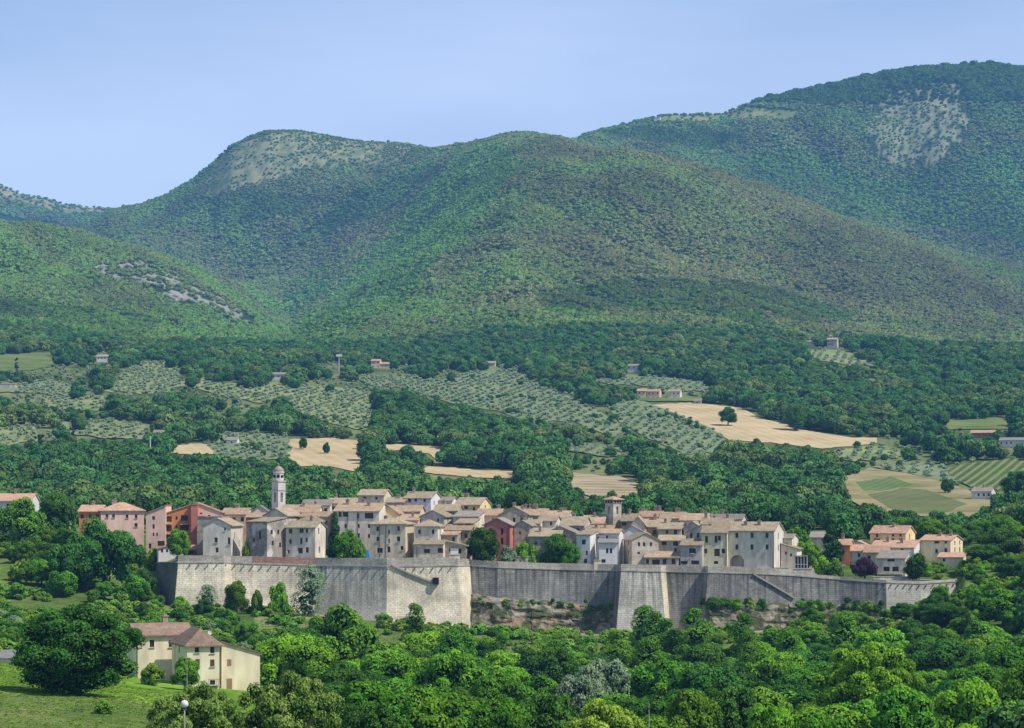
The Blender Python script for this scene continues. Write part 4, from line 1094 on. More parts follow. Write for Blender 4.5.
# foothill woods: hedges, copses between the fields
X, Y, z, u, v = candidates(700, 2300, 8.8)
FP = [f[3] for f in FIELDS]
n1 = fbm(X/55, Y/60, 3, 51); n2 = fbm(X/14, Y/14, 2, 53)
j = (n2-.5)*22
inf = (in_any(u+j, v+j*.35, FP) | in_any(u+j, v+j*.35-2.5*FPX/Y, FP)) & (((rng.random(len(X)) > .07) & (np.abs(fbm(X/75, Y/120, 2, 77)-.5) > .022)) | in_any(u, v, [f[3] for f in FIELDS if f[2] not in ('olive', 'olive2')]));
small = np.where(in_any(u, v-5.0*FPX/Y, FP), .34, np.where(in_any(u, v-8.2*FPX/Y, FP) | in_any(u, v-11*FPX/Y, FP), .62, 1.0))
keep = ~inf & ~near_built(u, v, 1.1)
# looser ground between the copses
CLEAR = [(190,400,60,10),(60,400,60,12),(30,440,40,16),(140,430,30,8),(330,400,50,22),(440,385,80,14),(575,420,40,14),(690,392,40,6),(640,385,30,5),(890,400,0,0),(900,455,40,6),(960,440,40,6),(985,505,30,7),(240,410,20,6),(150,380,44,16),(20,365,50,12),(60,372,50,10),(120,402,50,9),(225,420,40,8),(20,415,40,8),(175,470,24,5),(70,450,30,7),(320,372,50,8),(420,372,40,7),(560,395,30,8),(770,372,36,6),(900,445,60,7),(985,452,50,8),(700,455,24,5),(95,358,22,7),(840,355,40,8),(925,352,20,6),(480,480,30,4),(700,480,50,7),(600,470,20,4),(945,475,60,20),(80,385,24,8)]
cl = np.zeros(len(X))
for a, b, w, h in CLEAR:
    if w: cl = np.maximum(cl, 1-((u-a)/w)**2-((v-b)/h)**2)
dn = .98 - .88*sstep(0, .35, cl) - .12*(n1 > .6)
keep &= rng.random(len(X)) < dn
X, Y, z, u, v, n1, n2, cl, small = [t[keep] for t in (X, Y, z, u, v, n1, n2, cl, small)]
s = rng.uniform(3.6, 7.2, len(X))**1.0*small*np.interp(Y, [790, 2300], [1.1, .9]); hh = s*rng.uniform(.85, 1.15, len(X))
var = np.clip((n1-.52)*3.5 + rng.normal(0, .2, len(X)), 0, 1)*np.clip(1.2-cl, .5, 1)
# the nearest stay individuals (above); keep the mass off them
ok = np.array([(Y_ > 812 or free(x_, Y_, 3.5, .8)) and (Y_ > 790 or CX+FPX*x_/Y_ > 845 or CX+FPX*x_/Y_ < 60) if Y_ < 812 else Y_ > 811 for x_, Y_ in zip(X, Y)]) if True else np.array([Y_ > 812 or free(x_, Y_, 3.5, .8) for x_, Y_ in zip(X, Y)])
for a, b, c_ in [t for t in LOG if t[1] > 812]: ok &= (X-a)**2+(Y-b)**2 > (c_+4)**2
X, Y, z, s, hh, var = [t[ok] for t in (X, Y, z, s, hh, var)]
print('foothill trees', len(X))
gn_scatter('foothill_woods', FARM, np.stack([X, Y, z-.3], -1), np.stack([s, s, hh], -1), rng.uniform(0, 6.28, len(X)), rng.integers(0, len(FARM), len(X)), var, 'dark green woods and hedges between the fields on the foothills', 'woods')

# olive groves: rows on the olive ground; the nearest ones individual
X, Y, z, u, v = candidates(1020, 2200, 7.2, .2)
om = in_any(u, v, [f[3] for f in FIELDS if f[2] in ('olive', 'olive2')]) & ~near_built(u, v)
cl2 = np.zeros(len(X))
for a, b, w, h in CLEAR:
    if w: cl2 = np.maximum(cl2, 1-((u-a)/w)**2-((v-b)/h)**2)
om = om | ((cl2 > .1) & (rng.random(len(X)) < .45) & ~in_any(u, v, FP) & ~near_built(u, v))
om &= rng.random(len(X)) < .9
X, Y, z, u, v = [t[om] for t in (X, Y, z, u, v)]
o_ = np.argsort(Y); X, Y, z, u, v = [t[o_] for t in (X, Y, z, u, v)]
s = rng.uniform(1.35, 2.2, len(X)); NI = min(300, len(X))
for i in range(NI):
    w = 'beside the striped gold field' if u[i] < 420 else 'on the middle foothills' if u[i] < 600 else 'below the golden stubble field' if u[i] < 830 else 'beside the right-hand vineyard'
    mid_tree('olive', X[i], Y[i], s[i], s[i]*1.35, 'olive_tree', 'small grey green olive tree '+w, 'olive tree', 'olive trees '+w)
print('olives', len(X))
gn_scatter('olive_groves', FARO, np.stack([X, Y, z-.1], -1)[NI:], np.stack([s, s, s*.92], -1)[NI:], rng.uniform(0, 6.28, len(X))[NI:], rng.integers(0, 3, len(X))[NI:], np.zeros(len(X)-NI), 'grey green olive groves in rows on the foothills', 'olive grove')
g = np.random.default_rng(15); n = 5200
Yc = 300 + 300*g.random(n)**.8; uc = g.uniform(-60, 1100, n); Xc = (uc-CX)*Yc/FPX
nn = fbm(Xc/16, Yc/16, 3, 61)
kp = (Yc < np.where(uc < 962, np.interp(uc, WU, WY), 640)-4) & ~((uc < 275) & (Yc < 410)) & ~((uc < 300) & (Yc < 345)) & ~((uc > 300) & (uc < 380) & (Yc > 530)) & (nn > np.where(uc < 560, .44, .36))
Xc, Yc = Xc[kp], Yc[kp]; zc = terrain(Xc, Yc); s = g.uniform(.9, 2.2, len(Xc))
SHR = [crown_mesh('shrub', 'shrub', 1900+s_, rx=1, rz=.7, zc=.5, npuff=12, nleaf=520, leaf=.24, puff=(.28,.45)) for s_ in range(4)]
gn_scatter('undergrowth', SHR, np.stack([Xc, Yc, zc], -1), np.stack([s, s, s*.8], -1), g.uniform(0, 6.28, len(Xc)), g.integers(0, 4, len(Xc)), np.zeros(len(Xc)), 'low tangled green undergrowth between the trees below the wall', 'undergrowth')
Xo, Yo = [], []
for Y_ in np.arange(240, 800, 8.5):
    for a_, b_ in ((-230, -35), (1045, 1260)): xs_ = np.arange(ux(a_, Y_), ux(b_, Y_), 8.5); Xo.append(xs_); Yo.append(np.full(len(xs_), Y_))
Xo = np.concatenate(Xo); Yo = np.concatenate(Yo); Xo = Xo + rng.uniform(-3, 3, len(Xo)); Yo = Yo + rng.uniform(-3, 3, len(Yo)); kp = (rng.random(len(Xo)) < .85) & ~((Xo < 0) & (Yo < 380)); Xo, Yo = Xo[kp], Yo[kp]
s = rng.uniform(3.2, 6, len(Xo)); gn_scatter('outlying_woods', MIDP['mid'], np.stack([Xo, Yo, terrain(Xo, Yo)-.2], -1), np.stack([s, s, s], -1), rng.uniform(0, 6.28, len(Xo)), rng.integers(0, 5, len(Xo)), np.zeros(len(Xo)), 'dark green woods closing the valley at both sides', 'woods')
# low grass and weeds on the near slopes
X = []; 
g = np.random.default_rng(5); n = 60000
Yc = 235 + 345*g.random(n)**.8; uc = g.uniform(-40, 640, n); Xc = (uc-CX)*Yc/FPX
kp = (uc < 300) | (Yc > 480); kp &= ~((uc > 125) & (uc < 275) & (Yc > 352) & (Yc < 400)); kp &= Yc < np.interp(uc, WU, WY)-2
Xc, Yc = Xc[kp], Yc[kp]; zc = terrain(Xc, Yc)
TUFT = [crown_mesh('tuft', 'grass', 1800+s_, rx=1, rz=.4, zc=.15, npuff=5, nleaf=26, leaf=.6, puff=(.2,.4), core=.2) for s_ in range(3)]
s = g.uniform(.16, .36, len(Xc))
gn_scatter('grass', TUFT, np.stack([Xc, Yc, zc], -1), np.stack([s, s, s*.5], -1), g.uniform(0, 6.28, len(Xc)), g.integers(0, 3, len(Xc)), np.zeros(len(Xc)), 'long bright grass and weeds on the near slopes', 'grass')
# ------------------------------------------------------------------ village materials
WC = {
 'grey': mat_plain('render_grey', (0.54, 0.49, 0.43), .9, .22, .8, streak=1), 'beige': mat_plain('render_beige', (0.72, 0.63, 0.48), .9, .22, .8, streak=1),
 'cream': mat_plain('render_cream', (0.85, 0.72, 0.48), .9, .1, .8, streak=1), 'yellow': mat_plain('render_yellow', (.76,.62,.34), .9, .1, .8, streak=1),
 'green': mat_plain('render_pale_green', (0.67, 0.64, 0.45), .9, .1, .8, streak=1), 'white': mat_plain('render_white', (.72,.71,.70), .85, .07, .8, streak=1),
 'pink': mat_plain('render_pink', (.78,.54,.44), .9, .12, .8, streak=1), 'red': mat_plain('render_red', (.56,.20,.16), .9, .12, .8, streak=1),
 'orange': mat_plain('render_orange', (.66,.27,.12), .9, .12, .8, streak=1), 'brick': mat_stone('red_brick', (.40,.16,.10), (.50,.22,.14), scale=3),
 'stone': mat_stone('house_stone', (.36,.32,.25), (.56,.50,.40)), 'stonep': mat_stone('house_stone_patched', (.27,.25,.22), (.42,.38,.33), patch=(.6,.57,.52)),
 'stonel': mat_stone('house_stone_light', (.50,.44,.36), (.68,.61,.51)), 'farm': mat_plain('render_farmhouse', (.80,.70,.52), .9, .14, .6, streak=1), 'lilac': mat_plain('render_lilac_grey', (.69, .65, .55), .9, .16, .8, streak=1),
 'plaster': mat_plain('plaster_pale', (0.76, 0.69, 0.58), .9, .22, .7, streak=1),
}
RC = {
 'old': mat_roof('tiles_old', (.27,.222,.15), (.49,.405,.285)), 'grey': mat_roof('tiles_grey', (.23,.20,.17), (.38,.335,.29)),
 'pink': mat_roof('tiles_pink', (.31,.22,.145), (.53,.40,.28)), 'new': mat_roof('tiles_orange', (.42,.25,.165), (.61,.41,.295)),
 'brown': mat_roof('tiles_brown', (.20,.14,.105), (.34,.24,.18)), 'slate': mat_roof('sheet_grey', (.2,.2,.2), (.3,.29,.28)),
}
M_GLASS = mat_plain('window_glass', (.018,.02,.024), .2, .1, 1, spec=.5)
M_FRAME = mat_plain('window_frame', (.16,.11,.08), .7, .1); M_SHUT = mat_plain('shutter_brown', (.15,.085,.05), .7, .15, 3)
M_SHUTG = mat_plain('shutter_tan', (.38,.25,.16), .8, .12, 3); M_SILL = mat_plain('sill_stone', (.50,.47,.42), .9, .1)
M_DOOR = mat_plain('door_wood', (.10,.055,.035), .7, .2, 3); M_METAL = mat_plain('dark_metal', (.06,.06,.065), .5, .1, 3, metal=.5)
M_DARK = mat_plain('dark_interior', (.012,.011,.010), 1, 0); M_PIPE = mat_plain('copper_pipe', (.12,.075,.055), .6, .1)
M_STUC = mat_plain('chimney_render', (.40,.31,.25), .9, .2, 2)

_wm = {}
def win_mesh(w, h, st):
    k = (round(w, 1), round(h, 1), st)
    if k in _wm: return _wm[k]
    w, h = k[0], k[1]; m = MB(); f = .07
    if st == 'door':
        m.box(-w/2, .0, 0, w/2, .06, h, 0)
        for i in range(1, 4): m.box(-w/2+.1, -.02, h*(i-1)/3+.1, w/2-.1, -.001, h*i/3-.06, 0)
        r = m.mesh('door', [M_DOOR])
    else:
        m.box(-w/2+f, .03, f, w/2-f, .05, h-f, 1)
        for a, b, c, d in ((-w/2,0,w/2,f),(-w/2,h-f,w/2,h),(-w/2,f,-w/2+f,h-f),(w/2-f,f,w/2,h-f),(-.03,f,.03,h-f)): m.box(a, 0, b, c, .06, d, 0)
        r = m.mesh('window', [M_FRAME, M_GLASS])
    _wm[k] = r; return r
_sm = {}
def aux_mesh(kind, w, h):
    k = (kind, round(w, 1), round(h, 1))
    if k in _sm: return _sm[k]
    w, h = k[1], k[2]; m = MB()
    if kind == 'sill': m.box(-w/2-.12, -.32, -.13, w/2+.12, -.185, -.002); r = m.mesh('sill', [M_SILL])
    elif kind in ('shutter', 'shutterg'):
        m.box(-w/4, -.26, 0, w/4, -.215, h)
        for i in range(int(h/.18)): m.box(-w/4+.06, -.285, .06+i*.18, w/4-.06, -.262, .16+i*.18)
        r = m.mesh('shutter', [M_SHUT if kind == 'shutter' else M_SHUTG])
    _sm[k] = r; return r

def facade(mb, org, d, L_, z0, z1, ops, rev=.18, nrm=None):
    """wall face from org along unit d with real recessed openings; ops = (s0, s1, za, zb, depth)"""
    d = Vector((d[0], d[1], 0)); n = Vector((d.y, -d.x, 0)); o = Vector(org)
    ops = [(max(.05, a), min(L_-.05, b), max(z0+.02, c), min(z1-.05, e), dp) for a, b, c, e, dp in ops]
    ops = [t for t in ops if t[1]-t[0] > .1 and t[3]-t[2] > .1]
    xs = sorted({0.0, L_} | {round(t, 3) for q in ops for t in q[:2]}); zs = sorted({z0, z1} | {round(t, 3) for q in ops for t in q[2:4]})
    pt = lambda s, z, dp=0: tuple(o + d*s - n*dp + Vector((0, 0, z)))
    for a, b in zip(xs[:-1], xs[1:]):
        for c, e in zip(zs[:-1], zs[1:]):
            ms, mz = (a+b)/2, (c+e)/2
            if any(q[0] < ms < q[1] and q[2] < mz < q[3] for q in ops): continue
            mb.add([pt(a, c), pt(b, c), pt(b, e), pt(a, e)], [(0, 1, 2, 3)])
    for a, b, c, e, dp in ops:
        A = [(a, c), (b, c), (b, e), (a, e)]
        for i in range(4):
            p, q = A[i], A[(i+1) % 4]
            mb.add([pt(*p), pt(*p, dp), pt(*q, dp), pt(*q)], [(0, 1, 2, 3)])
        mb.add([pt(a, c, dp), pt(b, c, dp), pt(b, e, dp), pt(a, e, dp)], [(0, 1, 2, 3)])

def house(name, label, px0, px1, eave, Y0, yaw, D, rt, rise, wall, roof, wins=(), side=(), left=(), chim=(), zb=None, cat='house', shut=None, sill=False, arch=None, extra=None, ov=.5, group=None, downpipe=False, base_=3.0):
    th = R(yaw) + (math.atan((px0-CX)/FPX) if Y0 > 600 else 0); X0 = ux(px0, Y0); k1 = (px1-CX)/FPX
    W = (k1*Y0-X0)/(math.cos(th)+k1*math.sin(th))
    if zb is None: zb = tz(X0, Y0)
    e = empty(name, (X0, Y0, zb), -th); tag(e, label, cat, group)
    H = zy(eave, Y0)-zb
    def loc(px, py):
        k = (px-CX)/FPX; s = (k*Y0-X0)/(math.cos(th)+k*math.sin(th)); return s, zy(py, Y0-s*math.sin(th))-zb
    kk = Y0/FPX
    F_, S_, L_ = [], [], []
    def auto(n, Lm, seed):
        r_, c_ = n; g = random.Random(seed); o = []
        for i in range(r_):
            for j in range(c_):
                if g.random() < .12: continue
                s = Lm*(j+.5+g.uniform(-.08, .08))/c_; z = H-1.9-3.0*i
                if z > -1.5: o.append((s, z, .85, 1.15, 'w'))
        return o
    if isinstance(wins, tuple) and len(wins) == 2 and isinstance(wins[0], int): F_ = auto(wins, W, sum(map(ord, label)) % 999)
    else:
        for t in wins:
            s, zc = loc(t[0], t[1]); w = (t[2] if len(t) > 2 else 3.2)*kk; h = (t[3] if len(t) > 3 else 4.8)*kk
            F_.append((s, zc-h/2, w, h, t[4] if len(t) > 4 else 'w'))
    def sd(v, seed):
        if isinstance(v, tuple) and len(v) == 2 and isinstance(v[0], int): return auto(v, D, seed)
        return [(f*D, zy(py, Y0)-zb-.6, .85, 1.2, 'w') for f, py in v]
    S_ = sd(side, 5); L_ = sd(left, 6)
    wm = MB(); base = -base_
    hl = H; zt = {'F': H, 'R': H, 'L': H, 'B': H}
    if rt == 's': zt['B'] = H+rise
    if rt == 'r': zt['L'] = H+rise
    if rt == 'l': zt['R'] = H+rise
    op = lambda q: [(s-w/2, s+w/2, z, z+h, .22) for s, z, w, h, _ in q]
    fo = op(F_)
    if arch:
        ac, at_, aw, ab = arch; s, zt_ = loc(ac, at_); w_ = aw*kk; _, zb_ = loc(ac, ab); fo.append((s-w_/2, s+w_/2, zb_, zt_, 3.0))
    facade(wm, (0, 0, 0), (1, 0), W, base, zt['F'] if rt not in ('r', 'l') else H, fo)
    facade(wm, (W, 0, 0), (0, 1), D, base, H, op(S_))
    facade(wm, (W, D, 0), (-1, 0), W, base, H, [])
    facade(wm, (0, D, 0), (0, -1), D, base, H, op([(D-s, z, w, h, q) for s, z, w, h, q in L_]))
    if arch:   # spandrels over the round-headed opening
        r_ = w_/2; n = 10
        for sg in (-1, 1):
            arc = [(s + sg*r_*math.cos(a), zt_-r_+r_*math.sin(a)) for a in np.linspace(0, math.pi/2, n)]
            for i in range(n-1):
                (x1, z1), (x2, z2) = arc[i], arc[i+1]
                wm.add([(x1, .01, z1), (x2, .01, z2), (x2, .01, zt_), (x1, .01, zt_)], [(0, 1, 2, 3) if sg < 0 else (3, 2, 1, 0)])
                wm.add([(x1, .01, z1), (x2, .01, z2), (x2, 2.9, z2), (x1, 2.9, z1)], [(0, 1, 2, 3)])
    g = MB()
    def prof(x, y):
        if rt == 'x': return H + rise*(1-abs(y-D/2)/(D/2))
        if rt == 'y': return H + rise*(1-abs(x-W/2)/(W/2))
        if rt == 's': return H + rise*y/D
        if rt == 'r': return H + rise*(1-x/W)
        if rt == 'l': return H + rise*x/W
        if rt == 'h':
            m = min(W, D)/2; return H + rise*min(1, min(x, y, W-x, D-y)/m)
        return H
    if rt == 'x':
        for x in (0, W): wm.add([(x,0,H),(x,D,H),(x,D/2,H+rise)], [(0,1,2) if x else (0,2,1)])
    if rt == 'y':
        for y in (0, D): wm.add([(0,y,H),(W,y,H),(W/2,y,H+rise)], [(0,1,2) if y == 0 else (0,2,1)])
    if rt == 's':
        for x in (0, W): wm.add([(x,0,H),(x,D,H),(x,D,H+rise)], [(0,1,2)])
        wm.add([(0,D,H),(W,D,H),(W,D,H+rise),(0,D,H+rise)], [(0,1,2,3)])
    if rt == 'r':
        for y in (0, D): wm.add([(0,y,H),(W,y,H),(0,y,H+rise)], [(0,1,2)])
        wm.add([(0,0,H),(0,D,H),(0,D,H+rise),(0,0,H+rise)], [(0,1,2,3)])
    if rt == 'l':
        for y in (0, D): wm.add([(0,y,H),(W,y,H),(W,y,H+rise)], [(0,1,2)])
        wm.add([(W,0,H),(W,D,H),(W,D,H+rise),(W,0,H+rise)], [(0,1,2,3)])
    wo = wm.build('wall', WC[wall], e)
    rm = MB(); t = .24; o = ov; og = .3
    def tp(x, y, xx, yy):        # roof point carried past the wall by the overhang, on the slope's own plane
        return (x, y)
    if rt == 'x':
        k = rise/(D/2)
        rm.slab([(-og,-o,H-o*k+t),(W+og,-o,H-o*k+t),(W+og,D/2,H+rise+t),(-og,D/2,H+rise+t)], t-.02)
        rm.slab([(-og,D/2,H+rise+t-.003),(W+og,D/2,H+rise+t-.003),(W+og,D+o,H-o*k+t),(-og,D+o,H-o*k+t)], t-.02)
    elif rt == 'y':
        k = rise/(W/2)
        rm.slab([(-o,-og,H-o*k+t),(W/2,-og,H+rise+t),(W/2,D+og,H+rise+t),(-o,D+og,H-o*k+t)], t-.02)
        rm.slab([(W/2,-og,H+rise+t-.003),(W+o,-og,H-o*k+t),(W+o,D+og,H-o*k+t),(W/2,D+og,H+rise+t-.003)], t-.02)
    elif rt == 's':
        k = rise/D; rm.slab([(-og,-o,H-o*k+t),(W+og,-o,H-o*k+t),(W+og,D+.2,H+rise+.2*k+t),(-og,D+.2,H+rise+.2*k+t)], t-.02)
    elif rt == 'r':
        k = rise/W; rm.slab([(-.2,-og,H+rise+.2*k+t),(W+o,-og,H-o*k+t),(W+o,D+og,H-o*k+t),(-.2,D+og,H+rise+.2*k+t)], t-.02)
    elif rt == 'l':
        k = rise/W; rm.slab([(-o,-og,H-o*k+t),(W+.2,-og,H+rise+.2*k+t),(W+.2,D+og,H+rise+.2*k+t),(-o,D+og,H-o*k+t)], t-.02)
    elif rt == 'h':
        m = min(W, D)/2; k = rise/m; a = H-o*k+t; b = H+rise+t
        c0, c1, c2, c3 = (-o,-o,a),(W+o,-o,a),(W+o,D+o,a),(-o,D+o,a)
        if W >= D: r0, r1 = (m, D/2, b), (W-m, D/2, b); fs = [[c0,c1,r1,r0],[c1,c2,r1],[c2,c3,r0,r1],[c3,c0,r0]]
        else: r0, r1 = (W/2, m, b), (W/2, D-m, b); fs = [[c0,c1,r0],[c1,c2,r1,r0],[c2,c3,r1],[c3,c0,r0,r1]]
        vs = [c0,c1,c2,c3,r0,r1]; ix = {v: i for i, v in enumerate(vs)}
        if r0 == r1: fs = [[p for j, p in enumerate(f) if p != f[j-1]] for f in fs]
        lo = [(v[0], v[1], v[2]-t+.02) for v in (c0,c1,c2,c3)]
        rm.add(vs+lo, [tuple(ix[p] for p in f) for f in fs] + [(0,6,7,1),(1,7,8,2),(2,8,9,3),(3,9,6,0),(9,8,7,6)])
    elif rt == 'f':
        rm.box(-.15,-.15,H+.005,W+.15,D+.15,H+.3)
    ro = rm.build('roof', RC[roof], e)
    g = random.Random(len(label)*7+int(px0))
    ch = chim if chim != 'auto' else [(g.uniform(.15,.85), g.uniform(.35,.65)) for _ in range(g.choice([1,1,2]))]
    for fx, fy in ch:
        x, y = fx*W, fy*D; z = prof(x, y)+.1; c = MB(); hh = g.uniform(.8, 1.4); w_ = g.uniform(.3,.45)
        c.box(x-w_, y-w_*.8, z-.4, x+w_, y+w_*.8, z+hh); c.box(x-w_-.12, y-w_-.05, z+hh+.003, x+w_+.12, y+w_+.05, z+hh+.15)
        c.box(x-w_*.5, y-w_*.4, z+hh+.153, x+w_*.5, y+w_*.4, z+hh+.4)
        c.build('chimney', M_STUC, ro)
    def put(q, where):
        for s, z, w, h, st in q:
            dr = 'door' in st or st == 'd'
            mo = link(bpy.data.objects.new('door' if dr else 'window', win_mesh(w-.02, h-.02, 'door' if dr else 'w')), e)
            if where == 'F': mo.location = (s, .14, z); mo.rotation_euler = (0, 0, 0)
            elif where == 'R': mo.location = (W-.14, s, z); mo.rotation_euler = (0, 0, math.pi/2)
            else: mo.location = (.14, s, z); mo.rotation_euler = (0, 0, -math.pi/2)
            if sill and not dr: link(bpy.data.objects.new('sill', aux_mesh('sill', w, h)), mo)
            if (shut or 's' in st) and not dr:
                if 'c' in st:     # closed: both leaves meet over the glass
                    for sg in (-1, 1):
                        so = link(bpy.data.objects.new('shutter', aux_mesh('shutterg' if shut == 'g' else 'shutter', w, h)), mo); so.location = (sg*w/4, .14, 0)
                else:
                    for sg in (-1, 1):
                        so = link(bpy.data.objects.new('shutter', aux_mesh('shutterg' if shut == 'g' else 'shutter', w, h)), mo); so.location = (sg*(w*.75+.03), .04, 0)
    put(F_, 'F'); put(S_, 'R'); put(L_, 'L')
    if downpipe:
        c = MB()
        for fx in (downpipe if isinstance(downpipe, (list, tuple)) else (.5,)): c.cyl(fx*W, -.09, -.5, H-.1, .07, n=6)
        c.build('downpipe', M_PIPE, e)
    if extra: extra(e, W, D, H, loc)
    e['_w'] = W; del e['_w']
    return e, W, D, H

def hh(lab, *a, **k): return house('house', lab, *a, **k)

# ------------------------------------------------------------------ front row and the rest of the village
# label, x0, x1, eave row, depth, yaw, D, roof, rise, wall, roof, windows...
hh('stone grey gable house with white lower front above the left wall end', 203, 231, 525.5, 612, 14, 13, 'y', 1.75, 'lilac', 'old', [(216,540,3.4,5),(225,529,2,3),(217,550,3,5,'d'),(229,541,2.5,7)], side=[(.3,535),(.7,543)], sill=True)
hh('plain stone building hard behind the grey gable house at the left', 197, 222, 517.5, 626, 14, 10, 'f', 0, 'stone', 'grey', [(204,533,2.5,4)])
hh('patched stone house with white plaster and lit right flank', 247, 267, 522, 612, 40, 7.5, 's', 1.0, 'stonep', 'old', [(260,535,2.6,8),(254,540,2.4,4)], side=[(.25,532),(.6,532),(.3,543),(.7,545)], sill=False)
hh('pale three storey house left of the pointed conifer', 286, 315, 527.5, 613, 22, 7.5, 'x', 1.5, 'plaster', 'old', [(290.5,531,3.6,4.2),(301.5,530.6,4.4,4.2),(307,530.6,2.4,4),(290.4,541.5,2.6,4.6),(301.3,541,2.4,6.6),(306.6,540,2.2,4),(300.4,550.6,5,5.4),(307.2,550,3,5.4,'d'),(288.6,551.6,2.2,3.6)], side=[(.35,530),(.4,549)], sill=True, chim=[(.7,.5)])
hh('beige house with yellow side and rows of small windows', 370, 405.5, 524, 613, 14, 9.5, 'h', 1.5, 'beige', 'old', [(377.7,528.7,2.6,4.4),(389,532,1.6,4),(398.5,528.5,2.6,4.6),(377.7,539,2.6,4.4),(389,541,1.6,4),(398.5,539,3.4,5),(380,550.5,5.6,5),(388.8,549.5,3.2,6,'d'),(402,548,3,4)], side=[(.5,545)], sill=True, chim=[(.3,.6)], downpipe=(.27,.45))
hh('narrow hip roofed house with stone front beside the yellow parapet block', 415, 438, 526, 613, 12, 7, 'h', 1.4, 'plaster', 'old', [(419.5,531.7,2.6,4.4),(433,531.7,2.6,4.4),(427.5,541.2,2.8,4.4)], side=[(.5,532)], sill=True)
hh('low lean-to built against the narrow hip roofed house', 414, 443, 544.5, 609.5, 12, 3.2, 's', .9, 'beige', 'old', [(427,551,6,4,'d'),(440.5,550.5,5.6,5,'d')])
hh('stone house with stepped roofs right of the narrow hip roofed house', 441, 457, 535, 616, 14, 8, 's', 1.6, 'stone', 'pink', [(457.5-4,540,2.6,6),(446,544,2.2,3.6)], side=[(.4,540)])
hh('small stone annexe stepping down to the wall walk', 444, 466, 546, 611, 10, 4, 'r', 1.2, 'stone', 'old', [(450,550,2.6,3.6),(459,551,5,5,'d')])
hh('red gable house behind the grey shrubs', 484, 510, 525, 620, 14, 8, 'y', 1.7, 'red', 'grey', [(502,531.5,2.6,6.6),(502,541,2.6,6.6)], side=[(.4,533)], sill=False, shut=None, downpipe=(.96,))
hh('grey stone gable house right of the red one', 514, 530, 525.5, 622, 10, 9, 'y', 1.2, 'stone', 'grey', [(520,533,2,3)], chim=[(.5,.5)])
hh('long low stone house with brown roof above the bright hedge', 529, 560, 536.5, 617, 8, 7, 's', 1.9, 'stone', 'old', [(536,543,2.2,3)], chim=[(.3,.5)])
hh('broad stone gable house left of the white house', 543, 577, 534, 622, 10, 10, 'y', 1.9, 'stone', 'grey', [(564.5,537.5,2.4,5),(552,543,2,3),(571,545,2,3)])
hh('tall white block with blue shaded front, left part of the white complex', 576.5, 590, 535, 616, 16, 8, 's', 1.0, 'white', 'old', [(583.7,542,4,5),(586.7,553,2.2,4.4),(585.5,561,3.2,4.4)])
hh('white recessed middle of the white complex', 589, 603, 534.5, 621, 8, 6, 's', 1.0, 'white', 'pink', [(598,538,1.6,3)])
hh('low white bay with paired round topped windows', 599, 617.5, 543, 613.5, 0, 5, 's', .8, 'white', 'slate', [(607.2,550.8,2.4,5),(611,550.8,2.4,5),(603.5,561,4,3.6)])
hh('white part rising behind the low white bay', 601, 619, 533.5, 620, 10, 7, 'x', 1.0, 'white', 'pink', [(607,537,2,3.6),(616.8,541,2,6)])
hh('white gable house with broad bright front between white bay and stone gable', 617, 648, 535, 630, 4, 10, 'y', 2.3, 'white', 'old', [(636,532,2.2,3),(618.8,548,1.6,7)])
hh('stone gable house with three small windows in its lit front', 632, 658.5, 540, 615, -14, 9, 'y', 1.7, 'stonel', 'old', [(639,544.3,2.4,4),(644,544.3,2.4,4),(651,544.3,2.4,4),(638.6,553,2.6,2.6)], left=[(.4,543),(.4,553)], sill=False)
hh('arcaded low house with wide dark openings below the stone gables', 645, 679, 557.5, 613.5, 2, 5, 's', 1.2, 'stonel', 'pink', [(642.5+5,561.5,3,5,'d'),(656,562,7.5,5,'d'),(664.5,561.5,3.6,5,'d'),(673.5,561.5,3.6,5,'d')])
hh('grey two storey house behind the arcaded low house', 658.5, 684, 540.5, 619, 6, 7, 'x', 1.2, 'grey', 'old', [(664,543,5,4.4),(675.5,543.5,5,4.4),(675.5,550,2.6,3.8)])
hh('low pale house with wide dark window left of the pale green house', 680.5, 702, 545.5, 612.5, 8, 6, 's', 1.4, 'grey', 'old', [(692.5,551,6.6,5.4),(683.5,562.5,8,3,'d'),(695,562.5,8,4,'d')])
hh('narrow gable house tucked above the low pale house', 687, 702, 532, 621, 12, 8, 'l', 1.8, 'grey', 'old', [(691.3,535.5,2.4,5),(698,535.5,2.4,5)])
def balc(e, W, D, H, loc): pass
hh('pale green house with tall shuttered window left of the arched house', 701.5, 727, 533, 615, 8, 9, 'x', 1.6, 'green', 'old', [(706.5,539.5,2.8,7),(716,539.3,2.8,7),(719.3,538,2.8,4.6),(705.6,551,3.2,4.8),(717,552.5,5.6,7.4,'d'),(723.3,551,3.6,4.6),(716,562.5,4.2,3,'d')], sill=True, chim=[(.2,.7)], downpipe=(.97,))
hh('large grey lilac house with round arched gateway', 727.5, 774, 530.8, 616, 14, 11, 'x', 2.1, 'lilac', 'old', [(736.8,535.2,3,5),(752,535.2,3,5),(767,535.2,3,5),(736.8,547,3,5),(752,547,3,5),(767,547,3,5)], side=[(.45,535),(.45,547)], sill=True, chim=[(.33,.3),(.62,.3)], arch=(737,555,14.6,568.5), downpipe=(.985,))
hh('pale annexe with grey roof stepping down right of the arched house', 782, 792, 538.5, 622, 14, 7, 'x', 1.0, 'plaster', 'grey', [(787,545,1.8,3)], side=[(.5,549)])
hh('low pale house foot right of the arched house', 781, 797, 549, 618.5, 12, 6, 'r', 1.2, 'plaster', 'old', [(786,553,1.8,3),(791,555,2,3)])
